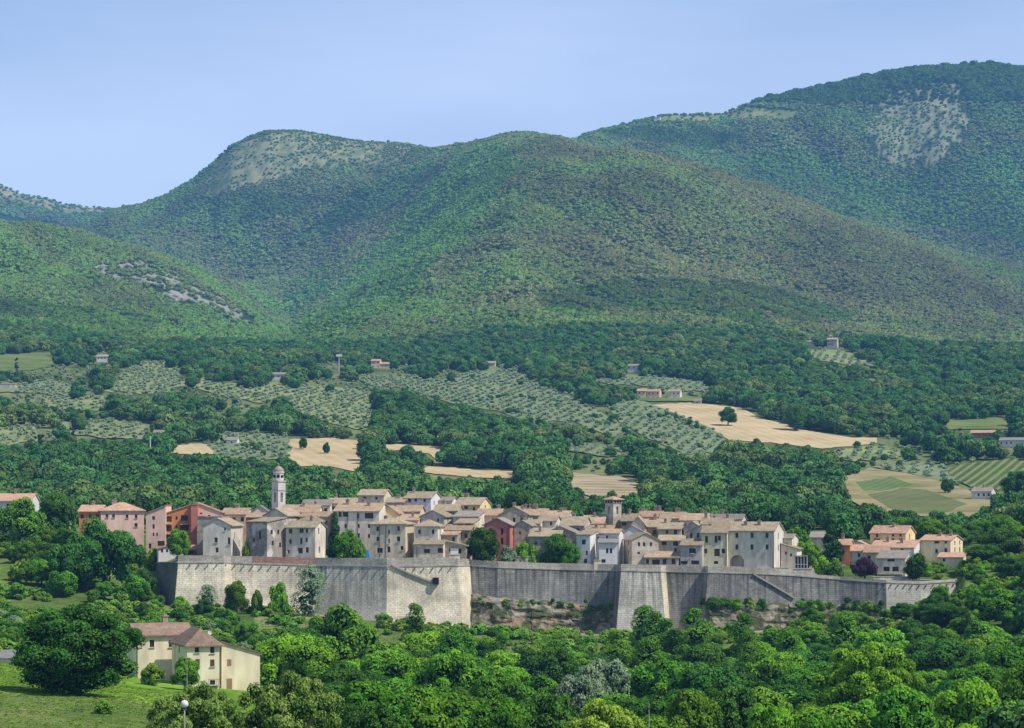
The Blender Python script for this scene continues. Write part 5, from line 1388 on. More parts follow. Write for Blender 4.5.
# second and third rows, left to right
hh('orange walled house with tiled roof at the far left of the village', 79, 101, 511.5, 655, 12, 9, 'x', 1.6, 'orange', 'new', (1, 3), chim=[(.5,.5)])
hh('pink house with orange hip roof behind the large dark tree', 101, 144, 510.5, 650, -2, 10, 'h', 2.0, 'pink', 'new', [(107,516,2.6,3.6),(113.5,516,2.6,3.6),(127,516.5,2.6,3.8),(136,516.5,2.6,3.8),(136,525,3,3.8)], sill=True, chim=[(.3,.4),(.35,.5)])
def bal(e, W, D, H, loc):
    for px, py, w in ((168.5,521,7),(168.5,531,7),(184.5,521.5,7.4),(184.5,530.5,9)):
        s, z = loc(px, py+2.6); kk = .265; m = MB()
        m.box(s-w*kk/2, -1.1, z-.15, s+w*kk/2, -.003, z); b = m.build('balcony', WC['beige'], e); r = MB()
        for i in range(7): x = s-w*kk/2+.05+i*(w*kk-.1)/6; r.box(x-.02, -1.08, z+.003, x+.02, -1.04, z+.9)
        r.box(s-w*kk/2, -1.09, z+.903, s+w*kk/2, -1.03, z+.95); r.build('railing', M_METAL, b)
house('apartment_block', 'pink left part of the red apartment block', 146, 165.5, 513.5, 634, 8, 12, 'l', 2.0, 'pink', 'new', [(153.5,518,2.8,3.6),(153.5,526.5,2.2,4.4),(153.5,534.5,1.6,3.4),(157,534.5,1.6,3.4),(150,546,2.6,5,'d'),(161,543.5,7,5,'d')], chim=[], cat='apartments')
house('apartment_block', 'balconied middle part of the red apartment block', 164, 191, 514, 636, 6, 12, 'l', 2.4, 'orange', 'new', [(168.5,519,6.4,5.5,'d'),(168.5,528.5,6.4,6,'d'),(184.5,518,7.4,5.5,'d'),(184.5,527.5,9,5.5,'d'),(168,536,6,5,'d'),(176.5,518,2,3.6),(176.5,527,2,3.6)], extra=bal, cat='apartments')
house('apartment_block', 'red stair tower of the red apartment block', 191, 197.5, 504.8, 634, 6, 8, 'f', 0, 'red', 'pink', [], cat='apartments')
house('apartment_block', 'lit pink wing at the right of the red apartment block', 197, 221, 512.5, 637, 4, 12, 'r', 2.4, 'pink', 'new', [(201,509.5+3,2.6,3.4),(202,518,6,4.4,'d'),(209,516.5,2.4,3)], cat='apartments', chim=[(.6,.4)])
hh('small white pink cottage below the red apartment block', 158.5, 184, 549, 622, -6, 6, 'l', 1.6, 'white', 'old', [(162,550.6,2.2,4),(167,550.2,2.2,4),(181.3,550,2.2,4)], cat='house')
hh('tiny tiled garage right of the white pink cottage', 184, 196, 550, 618, 4, 4, 's', 1.0, 'brick', 'new', [(190,552.5,7,3,'d')])
hh('beige house with pink roof above the grey gable house', 221, 246, 514.5, 648, 14, 10, 'x', 1.6, 'beige', 'pink', (1, 3), side=(1, 2), chim='auto')
hh('pale gable house left of the bell tower', 249, 271, 514, 650, 6, 9, 'y', 2.2, 'lilac', 'grey', [(257,513,2.4,3.2)])
hh('brick edged low roof below the pale gable house', 246, 268, 517.5, 636, 10, 6, 's', 1.0, 'brick', 'pink', ())
hh('house with long roof and yellow lit wall right of the bell tower', 281, 318, 512.5, 640, 10, 9, 'x', 1.9, 'cream', 'pink', [(287.4,513.6,2.6,3.8),(299.4,513.6,2.6,3.8),(310.5,513.6,1.6,3.4)], chim='auto')
hh('grey gable end against the foot of the bell tower', 264, 286, 515.5, 634, 30, 8, 'y', 1.8, 'grey', 'old', [])
hh('small house with brown roof under the yellow lit wall', 296, 321, 521.5, 628, 12, 7, 'h', 1.5, 'stone', 'old', [(303,524,2,3)])
hh('pink grey house filling the gap behind the pale three storey house', 300, 330, 517, 634, 10, 7, 's', 1.2, 'grey', 'pink', [])
hh('long grey roofed house behind the bell tower', 302, 330, 505.5, 672, 8, 10, 'x', 1.5, 'plaster', 'grey', (1, 3), chim='auto')
hh('long pale roof left of the top floor house', 328, 360, 503.5, 676, 6, 11, 'x', 1.4, 'plaster', 'old', (1, 3), chim='auto')
hh('top floor house with small square windows on the skyline', 358, 384, 495.3, 668, 14, 9, 'x', 1.5, 'beige', 'old', [(364.6,498.2,3.6,3),(376.5,498.2,2.4,3)], side=(1, 1), chim=[(.8,.7)])
hh('big grey house with long tiled roof and dark balcony', 334, 379, 511.3, 630, 14, 13, 'x', 2.0, 'plaster', 'pink', [(340,514.5,3,5),(345.5,514,5.4,5.6),(358,516,2.2,5),(369,515.6,9,5.6,'d'),(345.5,526,2.4,4),(358.5,526,2.4,4),(369,526,2.6,4),(358.5,535.5,2.6,4.4),(369,536,2.4,4)], side=[(.5,518)], chim=[(.2,.4),(.5,.6),(.7,.3),(.85,.6)], downpipe=(.3,.53))
hh('yellow gable house right of the long tiled roof', 379, 397, 513, 636, 10, 9, 'y', 1.8, 'yellow', 'pink', [(388,521,1.8,2.6)])
hh('white house with big dark window high in the middle of the village', 404, 431, 498.3, 662, 16, 11, 'x', 1.7, 'white', 'old', [(408.5,500.6,5,3.6),(415.7,500.2,3,2.8),(424.6,500,2.4,4)], side=[(.3,503)], chim=[(.2,.4)])
hh('low roofed neighbour left of the white high house', 386, 405, 502.5, 660, 12, 8, 'x', 1.3, 'grey', 'old', (1, 2), chim='auto')
hh('pale wing right of the white high house', 436, 452, 501, 668, 12, 8, 'x', 1.0, 'plaster', 'grey', (1, 2))
hh('pink roofed house below the white high house', 395, 420, 511.5, 646, 10, 8, 'x', 1.5, 'beige', 'pink', (1, 3), chim='auto')
hh('small roofs stepping down over the beige house', 396, 418, 520.5, 634, 10, 7, 's', 1.4, 'pink', 'pink', (1, 2), chim='auto')
hh('grey gable house in the centre of the roofs', 421, 444, 516.5, 636, 16, 10, 'y', 1.5, 'grey', 'old', [(438,520,2,3.4)], side=[(.4,520)])
hh('brown roofed house behind the grey central gable', 434, 458, 511, 648, 10, 9, 'x', 1.6, 'stone', 'old', (1, 2), chim='auto')
hh('yellow sided house with wide tiled roof on the mid skyline', 455, 480, 505, 658, 18, 10, 'x', 1.9, 'yellow', 'old', [(466,507.5,4,3),(474,509,2.6,4)], side=[(.5,506)], chim=[(.15,.6),(.25,.55)])
hh('grey white house below the yellow sided one', 453, 478, 517, 634, 12, 9, 's', 1.4, 'plaster', 'grey', [(470,521,2,3)])
hh('pinkish house with two wide dark windows', 455, 473, 523.5, 625, 12, 9, 's', 1.2, 'beige', 'old', [(460,526.5,6,4.6),(468,526.5,6,4.6)], side=(1, 1))
hh('stone house under the pinkish one', 444, 470, 530.5, 620, 12, 6, 's', 1.3, 'stone', 'pink', (1, 3))
hh('rosy roofed house behind the red gable house', 476, 500, 515.5, 642, 10, 9, 'x', 1.6, 'pink', 'pink', (1, 2), chim='auto')
hh('stone gable house with two square windows right of the rosy roof', 500, 528, 514.5, 640, 8, 10, 'y', 2.0, 'stone', 'old', [(514,520,2.6,4.6),(521.5,519.6,2.6,3.8)], side=(1, 1), chim='auto')
hh('low roofed house with many chimneys on the skyline', 518, 546, 515.5, 652, 8, 9, 'x', 1.7, 'beige', 'pink', (1, 3), chim=[(.2,.5),(.35,.5),(.5,.5),(.6,.45)])
hh('pale wall house under the many chimneys', 538, 556, 521, 640, 10, 8, 'x', 1.2, 'white', 'old', [(551,523.5,2.2,3.4)])
hh('small cottage with yellowish wall between the stone gables', 527, 540, 524, 633, 6, 6, 's', .9, 'cream', 'old', [])
hh('pink roofed house left of the square tower', 545, 567, 518, 648, 12, 10, 'x', 1.8, 'stonel', 'pink', (1, 2), side=(1, 1), chim='auto')
hh('grey roofed house sloping down left of the square tower', 560, 584, 525.5, 636, 14, 9, 'x', 2.2, 'grey', 'old', (1, 2), chim='auto')
hh('brownish roof hard left of the square tower', 583, 604, 523.5, 642, 6, 9, 'x', 2.0, 'stone', 'pink', (1, 2), chim='auto')
hh('tiled roof joining the square tower to the white complex', 585, 612, 532, 628, 6, 7, 's', 1.5, 'stone', 'pink', (1, 2), chim='auto')
hh('brick house hard right of the square tower', 621, 636, 521, 640, 12, 9, 'x', 1.8, 'stone', 'old', [(624,524,5,3,'d')], chim='auto')
hh('pale lit gable right of the square tower', 631, 645, 525, 634, 4, 9, 'y', 2.2, 'stonel', 'old', (1, 1))
hh('rosy roofed skyline house with chimneys right of the tower', 638, 660, 517, 662, 10, 9, 'x', 1.5, 'pink', 'new', (1, 3), chim=[(.1,.5),(.7,.5),(.85,.5)])
hh('broad brown roof in front of the rosy skyline house', 640, 668, 527, 640, 8, 10, 'x', 2.0, 'stone', 'old', (1, 3), chim='auto')
hh('stone house with two windows above the grey two storey house', 658, 681, 529, 632, 8, 8, 'x', 1.5, 'stonel', 'old', [(667,532,2.6,3.6),(675.5,532,3.2,4.4)], chim='auto')
hh('small house with white chimney on the right skyline', 660, 684, 518.5, 658, 8, 9, 'x', 1.6, 'beige', 'pink', (1, 3), chim=[(.6,.5),(.7,.5)])
hh('wide tiled roof behind the narrow gable house', 680, 706, 520.5, 648, 10, 10, 'x', 1.7, 'plaster', 'pink', (1, 3), chim='auto')
hh('grey gable shouldering the pale green house', 684, 701, 528, 632, 10, 8, 'y', 1.6, 'grey', 'old', [(692,531,2,3)])
hh('long roof with chimneys behind the pale green house', 700, 731, 526.5, 634, 10, 9, 'x', 2.1, 'plaster', 'old', (1, 3), chim=[(.1,.5),(.35,.6),(.8,.5)])
hh('low skyline roof left of the arched house', 705, 742, 519.5, 655, 8, 9, 'x', 1.3, 'beige', 'grey', (1, 3), chim='auto')
hh('grey roofed house behind the trees right of the arched house', 810, 829, 537.5, 668, 6, 9, 'x', 1.4, 'grey', 'grey', (1, 2))
hh('orange house half hidden by bushes', 838, 850, 545, 640, 8, 7, 'x', 1.4, 'orange', 'new', [(843,552,2.4,4)], chim='auto')
hh('beige house with orange roof behind the plum tree', 848, 867, 551, 640, 10, 8, 'x', 1.5, 'lilac', 'new', [(859,555,2.4,4),(850,563,2.6,3.6)])
hh('white gable house above the plum tree', 846, 868, 546, 652, 12, 8, 'y', 1.3, 'white', 'pink', ())
hh('yellow house with orange roof highest at the right', 870, 905.5, 533.3, 655, 16, 10, 'x', 1.9, 'yellow', 'new', [(877,540,6,3,'d'),(893,534.8,2.4,3),(900.5,534.8,2.4,3),(877,535.4,2.4,3),(893,539.8,2.6,3.4),(900.5,539.8,2.6,3.4)], side=[(.4,536)], chim=[(.55,.4)], sill=True)
hh('low cream link right of the highest yellow house', 912, 926, 541, 655, 14, 6, 'f', 0, 'cream', 'new', [(916,543.5,1.6,2.6)])
hh('white ended house with orange roof in front of the yellow house', 871, 914, 547.5, 643, 16, 10, 'x', 1.7, 'white', 'new', [(888,549.3,3,2.2),(902,549.3,3,2.2)], side=(1, 1), chim=[(.3,.4),(.65,.3)])
hh('low orange roof left of the white ended house', 864, 888, 552.5, 634, 8, 8, 'x', 1.5, 'beige', 'new', (1, 2))
def bal2(e, W, D, H, loc):
    s0, z = loc(878, 573.4); s1, _ = loc(903, 573); m = MB(); m.box(s0, -1.5, z-.2, s1, -.003, z); b = m.build('balcony', WC['beige'], e)
    r = MB(); n = 16
    for i in range(n): x = s0+.05+i*(s1-s0-.1)/(n-1); r.box(x-.025, -1.48, z+.003, x+.025, -1.43, z+.9)
    r.box(s0, -1.49, z+.903, s1, -1.42, z+.96); r.build('railing', M_METAL, b)
hh('brown roofed house with long balcony before the right-hand roofs', 877, 905, 558.5, 624, 10, 7, 's', 1.8, 'plaster', 'grey', [(891,559.5,7.4,4),(886.5,569,6.2,4.6),(895.5,569,6.2,4.6),(891,580,8,7,'d')], extra=bal2)
hh('cream house with two rows of windows at the right end of the village', 920, 950.5, 540.5, 644, 18, 11, 'x', 1.3, 'cream', 'new', [(936.7,541.6,5,3.2),(945.8,541.6,2.6,3.2),(945.8,550.5,3,4.6),(936.5,551,2.6,4)], side=[(.35,541),(.75,541),(.35,549.5),(.75,549.5)], chim=[(.5,.4),(.85,.4)], sill=True)
hh('low terrace building with pink roof below the cream house', 938, 963, 557.5, 634, 8, 6, 's', 1.0, 'cream', 'new', [(944,560,2.4,3)])
hh('red house at the right edge of the picture', 1011, 1036, 547, 660, 6, 9, 'x', 1.9, 'brick', 'brown', [(1020,552,3,4)])
hh('big orange roofed house at the left edge', -6, 31, 501, 690, 12, 12, 'x', 2.0, 'white', 'new', (1, 4), chim='auto')

# ------------------------------------------------------------------ towers
M_TW = mat_plain('tower_render', (0.67, 0.63, 0.57), .9, .14, .8, streak=1); M_TW2 = mat_stone('tower_stone', (.48,.42,.35), (.60,.54,.45)); M_DOME = mat_stone('dome_tiles', (.34,.27,.20), (.50,.42,.32), scale=3)
def bell_tower():
    Y = 655; cx = 278.6; k = Y/FPX; s = 13.6/math.sqrt(2)*k; z0 = tz(ux(cx, Y), Y)
    e = empty('bell_tower', (ux(cx, Y), Y, z0), R(-43)); tag(e, 'slender pale bell tower with octagonal belfry and small dome', 'bell tower')
    m = MB(); h = s/2; zt = zy(480.5, Y)-z0
    za, zb_ = zy(502, Y)-z0, zy(492.5, Y)-z0; w = s*.34
    for i, (o, d) in enumerate((((-h,-h,0),(1,0)), ((h,-h,0),(0,1)), ((h,h,0),(-1,0)), ((-h,h,0),(0,-1)))): facade(m, o, d, s, -2, zt, [(s/2-w/2, s/2+w/2, za, zb_, .8)])
    m.build('shaft', M_TW, e)
    c = MB(); c.box(-h-.22,-h-.22,zt-.35,h+.22,h+.22,zt); c.box(-h-.18,-h-.18,zy(490.5,Y)-z0,h+.18,h+.18,zy(489.6,Y)-z0); c.build('cornice', M_SILL, e)
    o = MB(); za, zt2 = zt+.003, zy(478.6, Y)-z0+1.55; r = h*1.12
    o.lathe(0, 0, [(r, za), (r, zt2), (r+.25, zt2+.05), (r+.25, zt2+.35)], 8, rot=R(22.5)); o.build('belfry', M_TW, e)
    for i in range(8):
        a = R(45*i); q = MB(); q.cyl(0, 0, 0, .12, .42, n=12); ob = q.build('opening', M_DARK, e)
        ob.location = (math.cos(a)*r*math.cos(R(22.5))*.985, math.sin(a)*r*math.cos(R(22.5))*.985, (za+zt2)/2+.1); ob.rotation_euler = (0, R(90), a)
    d = MB(); zd = zt2+.353; rd = r*.98
    d.lathe(0, 0, [(rd*math.cos(t), zd+rd*1.02*math.sin(t)) for t in np.linspace(0, 1.45, 9)] + [(.16, zd+rd*1.05), (.2, zd+rd*1.15), (.1, zd+rd*1.3), (.22, zd+rd*1.4), (.02, zd+rd*1.62)], 16); d.build('dome', M_DOME, e, smooth=False)
bell_tower()
def square_tower():
    Y = 646; cx = 613.2; k = Y/FPX; s = 16.4/math.sqrt(2)*k; z0 = tz(ux(cx, Y), Y)
    e = empty('bell_tower', (ux(cx, Y), Y, z0), R(-47)); tag(e, 'square stone tower with overhanging low pyramid roof', 'bell tower')
    m = MB(); h = s/2; zt = zy(503.4, Y)-z0; za, zb_ = zy(514, Y)-z0, zy(506.4, Y)-z0; w = s*.26
    for o, d in (((-h,-h,0),(1,0)), ((h,-h,0),(0,1)), ((h,h,0),(-1,0)), ((-h,h,0),(0,-1))): facade(m, o, d, s, -2, zt, [(s/2-w/2, s/2+w/2, za, zb_, .5)])
    m.build('shaft', M_TW2, e)
    f = MB(); h2 = h+.16; z1, z2 = zt+.003, zy(499.8, Y)-z0
    f.box(-h2,-h2,z1,h2,h2,z2)
    f.build('frieze', WC['stonep'], e)
    for i in range(4):
        for j in (-1, 0, 1):
            q = MB(); q.box(-.28, -.04, 0, .28, .06, z2-z1-.35); ob = q.build('opening', M_DARK, e); a = i*math.pi/2
            x, y = j*s*.3, -h2-.003; ob.location = (x*math.cos(a)-y*math.sin(a), x*math.sin(a)+y*math.cos(a), z1+.15); ob.rotation_euler = (0, 0, a)
    r = MB(); o = h2+.45; b = z2+.003; t = zy(495.8, Y)-z0
    r.add([(-o,-o,b),(o,-o,b),(o,o,b),(-o,o,b),(-o,-o,b+.15),(o,-o,b+.15),(o,o,b+.15),(-o,o,b+.15),(0,0,t)], [(3,2,1,0),(0,1,5,4),(1,2,6,5),(2,3,7,6),(3,0,4,7),(4,5,8),(5,6,8),(6,7,8),(7,4,8)]); ro = r.build('roof', RC['pink'], e)
    a = MB(); a.cyl(0, 0, t-.1, t+1.9, .05, n=5); a.box(-.4,-.03,t+1.2,.4,.03,t+1.28); a.build('weather_vane', M_METAL, ro)
square_tower()

# ------------------------------------------------------------------ small things along the wall
def blk(name, label, px0, px1, top, bot, Y, D, mat, cat):
    e = empty(name, (ux(px0, Y), Y, zy(bot, Y)), 0); tag(e, label, cat); W = (px1-px0)*Y/FPX; h = (bot-top)*Y/FPX
    m = MB(); m.box(0, 0, -1.5, W, D, h); m.build('body', mat, e); c = MB(); c.box(-.12, -.12, h+.003, W+.12, D+.12, h+.16); c.build('cap', M_SILL, e); return e
blk('turret', 'yellow rendered block rising from the wall beside the bastion edge', 449, 459.5, 555, 565, 603.5, 3, WC['cream'], 'turret')
blk('hut', 'small white hut on top of the yellow block by the bastion', 450.5, 458, 549.5, 554.5, 606.9, 2.4, WC['white'], 'hut')
blk('terrace_wall', 'pale terrace wall right of the arched house', 789, 812, 569, 577, 612.6, 1.2, WC['stonel'], 'wall')
blk('terrace_wall', 'grey low terrace wall before the arched house right corner', 757, 788, 568, 574, 612.2, 1.2, WC['plaster'], 'wall')
blk('terrace_wall', 'small whitish gatepost block below the white bay', 594, 601, 560.5, 567, 611, 1, WC['cream'], 'wall')
blk('retaining_wall', 'pale garden wall below the balconied house', 873, 910, 577, 588, 615.5, 1, WC['plaster'], 'wall')
blk('retaining_wall', 'pale boundary wall before the wall end bushes at the right', 905, 932, 580, 587, 612.6, .6, WC['stonel'], 'wall')
blk('retaining_wall', 'pale garden wall behind the parapet right of the yellow block', 514, 535, 557, 566, 613, .6, WC['stonel'], 'wall')
def pergola():
    Y = 617; e = empty('pergola', (ux(795, Y), Y, tz(ux(795, Y), Y)), R(-8)); tag(e, 'small glazed pergola with white frame right of the arched house', 'pergola')
    W = 12*Y/FPX; z0 = zy(568, Y)-e.location.z; z1 = zy(556.5, Y)-e.location.z; f = MB()
    for i in range(5):
        x = i*W/4
        for y in (0, 3.0): f.box(x-.06, y-.06, z0-2, x+.06, y+.06, z1)
    f.box(-.1,-.1,z1+.003,W+.1,.1,z1+.15); f.box(-.1,2.9,z1+.003,W+.1,3.1,z1+.15); f.box(-.1,-.1,z0+.9,W+.1,-.063,z0+1.0)
    f.build('frame', WC['white'], e); g = MB(); g.box(-.05,-.02,z0-.5,W+.05,.02,z1-.05); g.build('glazing', M_GLASS, e); r = MB(); r.box(-.2,-.2,z1+.153,W+.2,3.2,z1+.25); r.build('roof', RC['slate'], e)
pergola()
def car(px, Y, z, label, mat, rz):
    e = empty('parked_car', (ux(px, Y), Y, z), rz); tag(e, label, 'car')
    m = MB(); P_ = [(-2.1,.35),(-2.1,.75),(-1.95,.9),(-1.2,.98),(-.55,1.42),(.75,1.45),(1.45,1.0),(2.0,.92),(2.15,.7),(2.15,.35)]
    n = len(P_); vs = [(x, -.85 if z_ < 1.1 else -.68, z_) for x, z_ in P_] + [(x, .85 if z_ < 1.1 else .68, z_) for x, z_ in P_]
    m.add(vs, [tuple(range(n)), tuple(range(2*n-1, n-1, -1))] + [(i, n+i, n+(i+1) % n, (i+1) % n) for i in range(n)]); m.build('body', mat, e)
    for sx in (-1.3, 1.35):
        for sy in (-.8, .8):
            w = MB(); w.cyl(0, 0, -.1, .1, .33, n=14); o = w.build('wheel', M_METAL, e); o.location = (sx, sy, .33); o.rotation_euler = (R(90), 0, 0)
            w = MB(); w.cyl(0, 0, -.11, .11, .19, n=10); q = w.build('rim', M_SILL, o)
    for sy in (-1, 1):
        w = MB(); y = sy*.80; y2 = sy*.70
        w.add([(-1.0,y,1.02),(1.25,y,1.02),(.7,y2,1.38),(-.5,y2,1.36)], [(0,1,2,3)]); w.build('side_window', M_GLASS, e)
    w = MB(); w.add([(-1.24,-.66,1.0),(-1.24,.66,1.0),(-.6,.6,1.40),(-.6,-.6,1.40)], [(0,1,2,3)]); w.build('windscreen', M_GLASS, e)
Yc = float(np.interp(823, WU, WY))+3.0
car(823, Yc, zy(582.5, Yc), 'small pale blue car parked behind the low parapet at the right', mat_plain('car_blue', (.30,.45,.66), .3, .03, 1, spec=.5), R(6))
car(812-388, 609.0-1.2, zy(566, 609)+.4, 'white car on the wall walk before the narrow hip roofed house', mat_plain('car_white', (.8,.8,.8), .3, .02, 1, spec=.5), R(4)) if False else None
def tarp():
    Y = 609.5; e = MB(); x0, x1 = ux(364, Y), ux(368.5, Y); z0, z1 = zy(561, Y), zy(548.5, Y)
    e.add([(x0-.3, Y, z0), (x1+.5, Y-.2, z0), (x1, Y+.2, z1-.5), (x0+.2, Y+.3, z1), (x0-.2, Y+1.6, z0), (x1+.6, Y+1.5, z0), (x1+.1, Y+1.1, z1-.6), (x0+.2, Y+1.1, z1-.1)], [(0,1,2,3),(1,5,6,2),(5,4,7,6),(4,0,3,7),(3,2,6,7)])
    tag(e.build('tarpaulin', mat_plain('tarp_blue', (.10,.30,.62), .5, .15, 2)), 'bright blue tarpaulin on the wall walk left of the beige house', 'tarpaulin')
tarp()
def lamp(px, base, top, Y, label, head='arm', group=None):
    z0 = zy(base, Y); z1 = zy(top, Y); e = empty('street_lamp', (ux(px, Y), Y, z0), random.uniform(-.3, .3)); tag(e, label, 'street lamp', group); h = z1-z0
    m = MB(); m.cyl(0, 0, -.5, h, .07, .045, 6)
    if head == 'arm': m.limb((0,0,h), (.5,0,h+.15), .04, .03); m.build('pole', M_METAL, e); b = MB(); b.box(.1,-.28,h+.15,1.1,.28,h+.32); b.build('lamp_head', M_SILL, e)
    return e
for px, b, t, w in ((485,563,551,'beside the round dark tree'),(563.5,566,552.5,'left of the white house'),(690,569,554.5,'before the low pale house'),(416.5,560,547,'before the narrow hip roofed house'),(841,584,566,'at the orange house')):
    lamp(px, b, t, float(np.interp(px, WU, WY))+2.2, 'grey street lamp on the wall walk '+w)

# globe lamp in front of the farmhouse
def globe_lamp():
    Y = 120; x = ux(184.5, Y); z0 = tz(x, Y); e = empty('street_lamp', (x, Y, z0), 0); tag(e, 'white globe lamp on a thin pole at the bottom left', 'street lamp')
    zt = zy(704, Y)-z0; m = MB(); m.cyl(0, 0, -.3, zt-.2, .045, .035, 8); m.cyl(0, 0, -.3, .5, .09, .08, 8); m.build('pole', M_SILL, e)
    g = MB(); g.lathe(0, 0, [(.01, zt-.21)] + [(.2*math.cos(a), zt+.2*math.sin(a)) for a in np.linspace(-1.45, 1.45, 9)] + [(.01, zt+.21)], 16); g.build('globe', WC['white'], e, smooth=True)
    c = MB(); c.cyl(0, 0, zt-.26, zt-.19, .09, .07, 10); c.build('collar', M_METAL, e)
globe_lamp()
def pole(px, base_py, top, Y, label, z=None, r=.09):
    x = ux(px, Y); z = tz(x, Y); e = empty('utility_pole', (x, Y, z), 0); tag(e, label, 'pole'); h = zy(top, Y)-z
    m = MB(); m.cyl(0, 0, -.5, h, r, r*.6, 7); m.build('pole', M_SILL, e); c = MB(); c.box(-.5, -.05, h-.6, .5, .05, h-.5); c.build('crossbar', M_METAL, e)
pole(187, 0, 655, 340, 'thin grey pole before the farmhouse', r=.05)
pole(649, 0, 703, 250, 'short thin pole rising from the trees at the bottom edge', r=.05)

# ------------------------------------------------------------------ farmhouse in front
YF = 384
a = house('farmhouse', 'left part of the cream farmhouse with reddish brown roof', 136, 192, 635.5, YF+7, -20, 8, 'x', 1.6, 'farm', 'brown', [(152,643.5,4.6,7.4),(171,643.5,4.6,7.4)], left=(1, 1), chim=[(.62,.55)], sill=True, cat='farmhouse', downpipe=(.02,))
b = house('farmhouse', 'middle part of the cream farmhouse with two rows of windows', 187, 221, 644.8, YF-4, -20, 11.5, 'h', 2.2, 'farm', 'brown', [(197,649,4.4,7.2),(212.3,649.5,4.4,7.2),(197.5,662.6,4.6,7,'sc'),(212.3,663,4.6,7,'sc'),(212.5,683,5,6,'w')], left=[(.5,650)], sill=True, shut=None, cat='farmhouse', downpipe=(.985,))
def fbal(e, W, D, H, loc): pass
c_ = house('farmhouse', 'bright lean-to wing of the cream farmhouse falling to the right', 221.6, 260, 654.5, YF+.2, -24, 7.5, 'r', 1.9, 'farm', 'brown', [(229.2,662.8,4.6,7,'sc'),(229.3,684,6,11,'sc')], shut='g', cat='farmhouse')
def fm_extra():
    # balcony with awning at the lower floor
    e, W, D, H = b; m = MB(); s = W*.76; z = zy(686, YF-4)-e.location.z
    m.box(s-1.0, -1.0, z, s+1.0, -.003, z+.12); bo = m.build('balcony', M_SILL, e); r = MB()
    for i in range(8): x = s-.95+i*1.9/7; r.box(x-.02, -.98, z+.123, x+.02, -.94, z+1.0)
    r.box(s-.97, -.99, z+1.003, s+.97, -.93, z+1.05); r.build('railing', M_METAL, bo)
    dsh = MB(); dsh.lathe(0, 0, [(.02, 0), (.2, .03), (.38, .12)], 14); o = dsh.build('satellite_dish', M_SILL, e); o.location = (W*.8, D*.3, H+1.6); o.rotation_euler = (R(60), 0, R(20))
fm_extra()
def shed(px0, px1, top, base, Y, label):
    house('shed', label, px0, px1, top, Y, 6, 6, 's', .8, 'plaster', 'slate', [], cat='shed', ov=.3)
shed(-8, 22, 659, 668, 372, 'low grey roofed shed at the left edge behind the spreading oak')

# ------------------------------------------------------------------ scattered buildings on the foothills
def far(label, px0, px1, ev, base, wall, roof, rt='x', yaw=10, D=8, rise=1.6, wins=(1, 3), cat='house', name='farmhouse', **k):
    p = hit((px0+px1)/2, base); house(name, label, px0, px1, ev, p.y, yaw, D, rt, rise, wall, roof, wins, cat=cat, zb=tz(ux(px0, p.y), p.y)-.3, base_=1.2, **k)
far('pale farmhouse with pink roof high on the left slope', 96.5, 110, 356.5, 362, 'white', 'pink', wins=(1, 4))
far('long dark barn at the left edge', -5, 15, 384.5, 389, 'grey', 'slate', 'f', D=10, wins=[], name='barn', cat='barn')
far('beige farmhouse among gardens on the left slope', 153, 165, 433, 441, 'beige', 'old', wins=(2, 3))
far('small grey hut left of the beige farmhouse', 137, 145, 439, 444, 'stone', 'grey', wins=(1, 2), name='hut', cat='hut')
far('low white house above the pale gold strip', 226, 237, 440, 444, 'white', 'grey', wins=(1, 3))
far('little white church with pointed gable on the left slope', 74.5, 80, 474.5, 484, 'white', 'grey', 'y', D=9, rise=3.0, wins=(1, 1), name='chapel', cat='chapel')
far('rosy roofed house beside the little white church', 82, 96, 474, 480, 'stonel', 'new', wins=(1, 3))
far('grey roofed house on the upper olive slope near the mast', 267, 285, 374.5, 380, 'white', 'grey', wins=(1, 4))
far('tall pink part of the farm above the olive slope', 371, 380, 361, 368, 'pink', 'pink', wins=(2, 2))
far('low pale part of the farm above the olive slope', 380, 393, 364, 368.5, 'stonel', 'pink', wins=(1, 3))
far('small stone cottage right of the upper olive slope', 485, 495, 363, 367.5, 'stonel', 'old', wins=(1, 2))
far('pale house with brown roof in the wood above the yellow house', 626, 642, 366, 372, 'white', 'old', wins=(1, 3))
far('yellow house at the top of the long olive ground', 637, 646, 391, 398.5, 'yellow', 'new', wins=(2, 2))
far('pink house with white windows right of the yellow one', 647, 659.5, 391.5, 398.5, 'pink', 'new', wins=(2, 3))
far('grey white house nearest the golden stubble field', 668, 680, 391.5, 398.5, 'plaster', 'pink', wins=(2, 3))
far('small stone shed at the tip of the golden stubble field', 694, 701, 401, 404, 'stone', 'grey', wins=(1, 1), name='shed', cat='shed')
far('long white building on the lower mountain slope', 803, 817, 342, 346.5, 'white', 'old', wins=(1, 4))
far('small white hermitage with turret on the lower mountain slope', 827, 837, 339.5, 348, 'stonel', 'old', wins=(2, 3), name='hermitage', cat='hermitage')
far('turret of the small hermitage on the mountain slope', 829.5, 832.5, 336, 347, 'stonel', 'old', 'h', D=2, rise=.8, wins=[], name='turret', cat='turret')
far('long red orange roof beside the meadow at the right', 970, 994, 433, 437.5, 'brick', 'new', D=10, wins=(1, 4))
far('long white building cut by the right edge', 999, 1034, 440.5, 447.5, 'white', 'slate', D=10, wins=(2, 7))
far('white farmhouse with grey roof by the vineyard', 971.5, 991, 491.5, 500, 'white', 'grey', wins=(2, 4), yaw=14, chim=[(.5,.5)])
far('small pale house at the edge of the far right wood', 832, 839, 467.5, 471, 'plaster', 'old', wins=(1, 1)) if False else None
far('grey stone hut high on the far right ridge', 654, 660, 117.5, 121, 'white', 'grey', D=12, wins=[], name='hut', cat='hut')
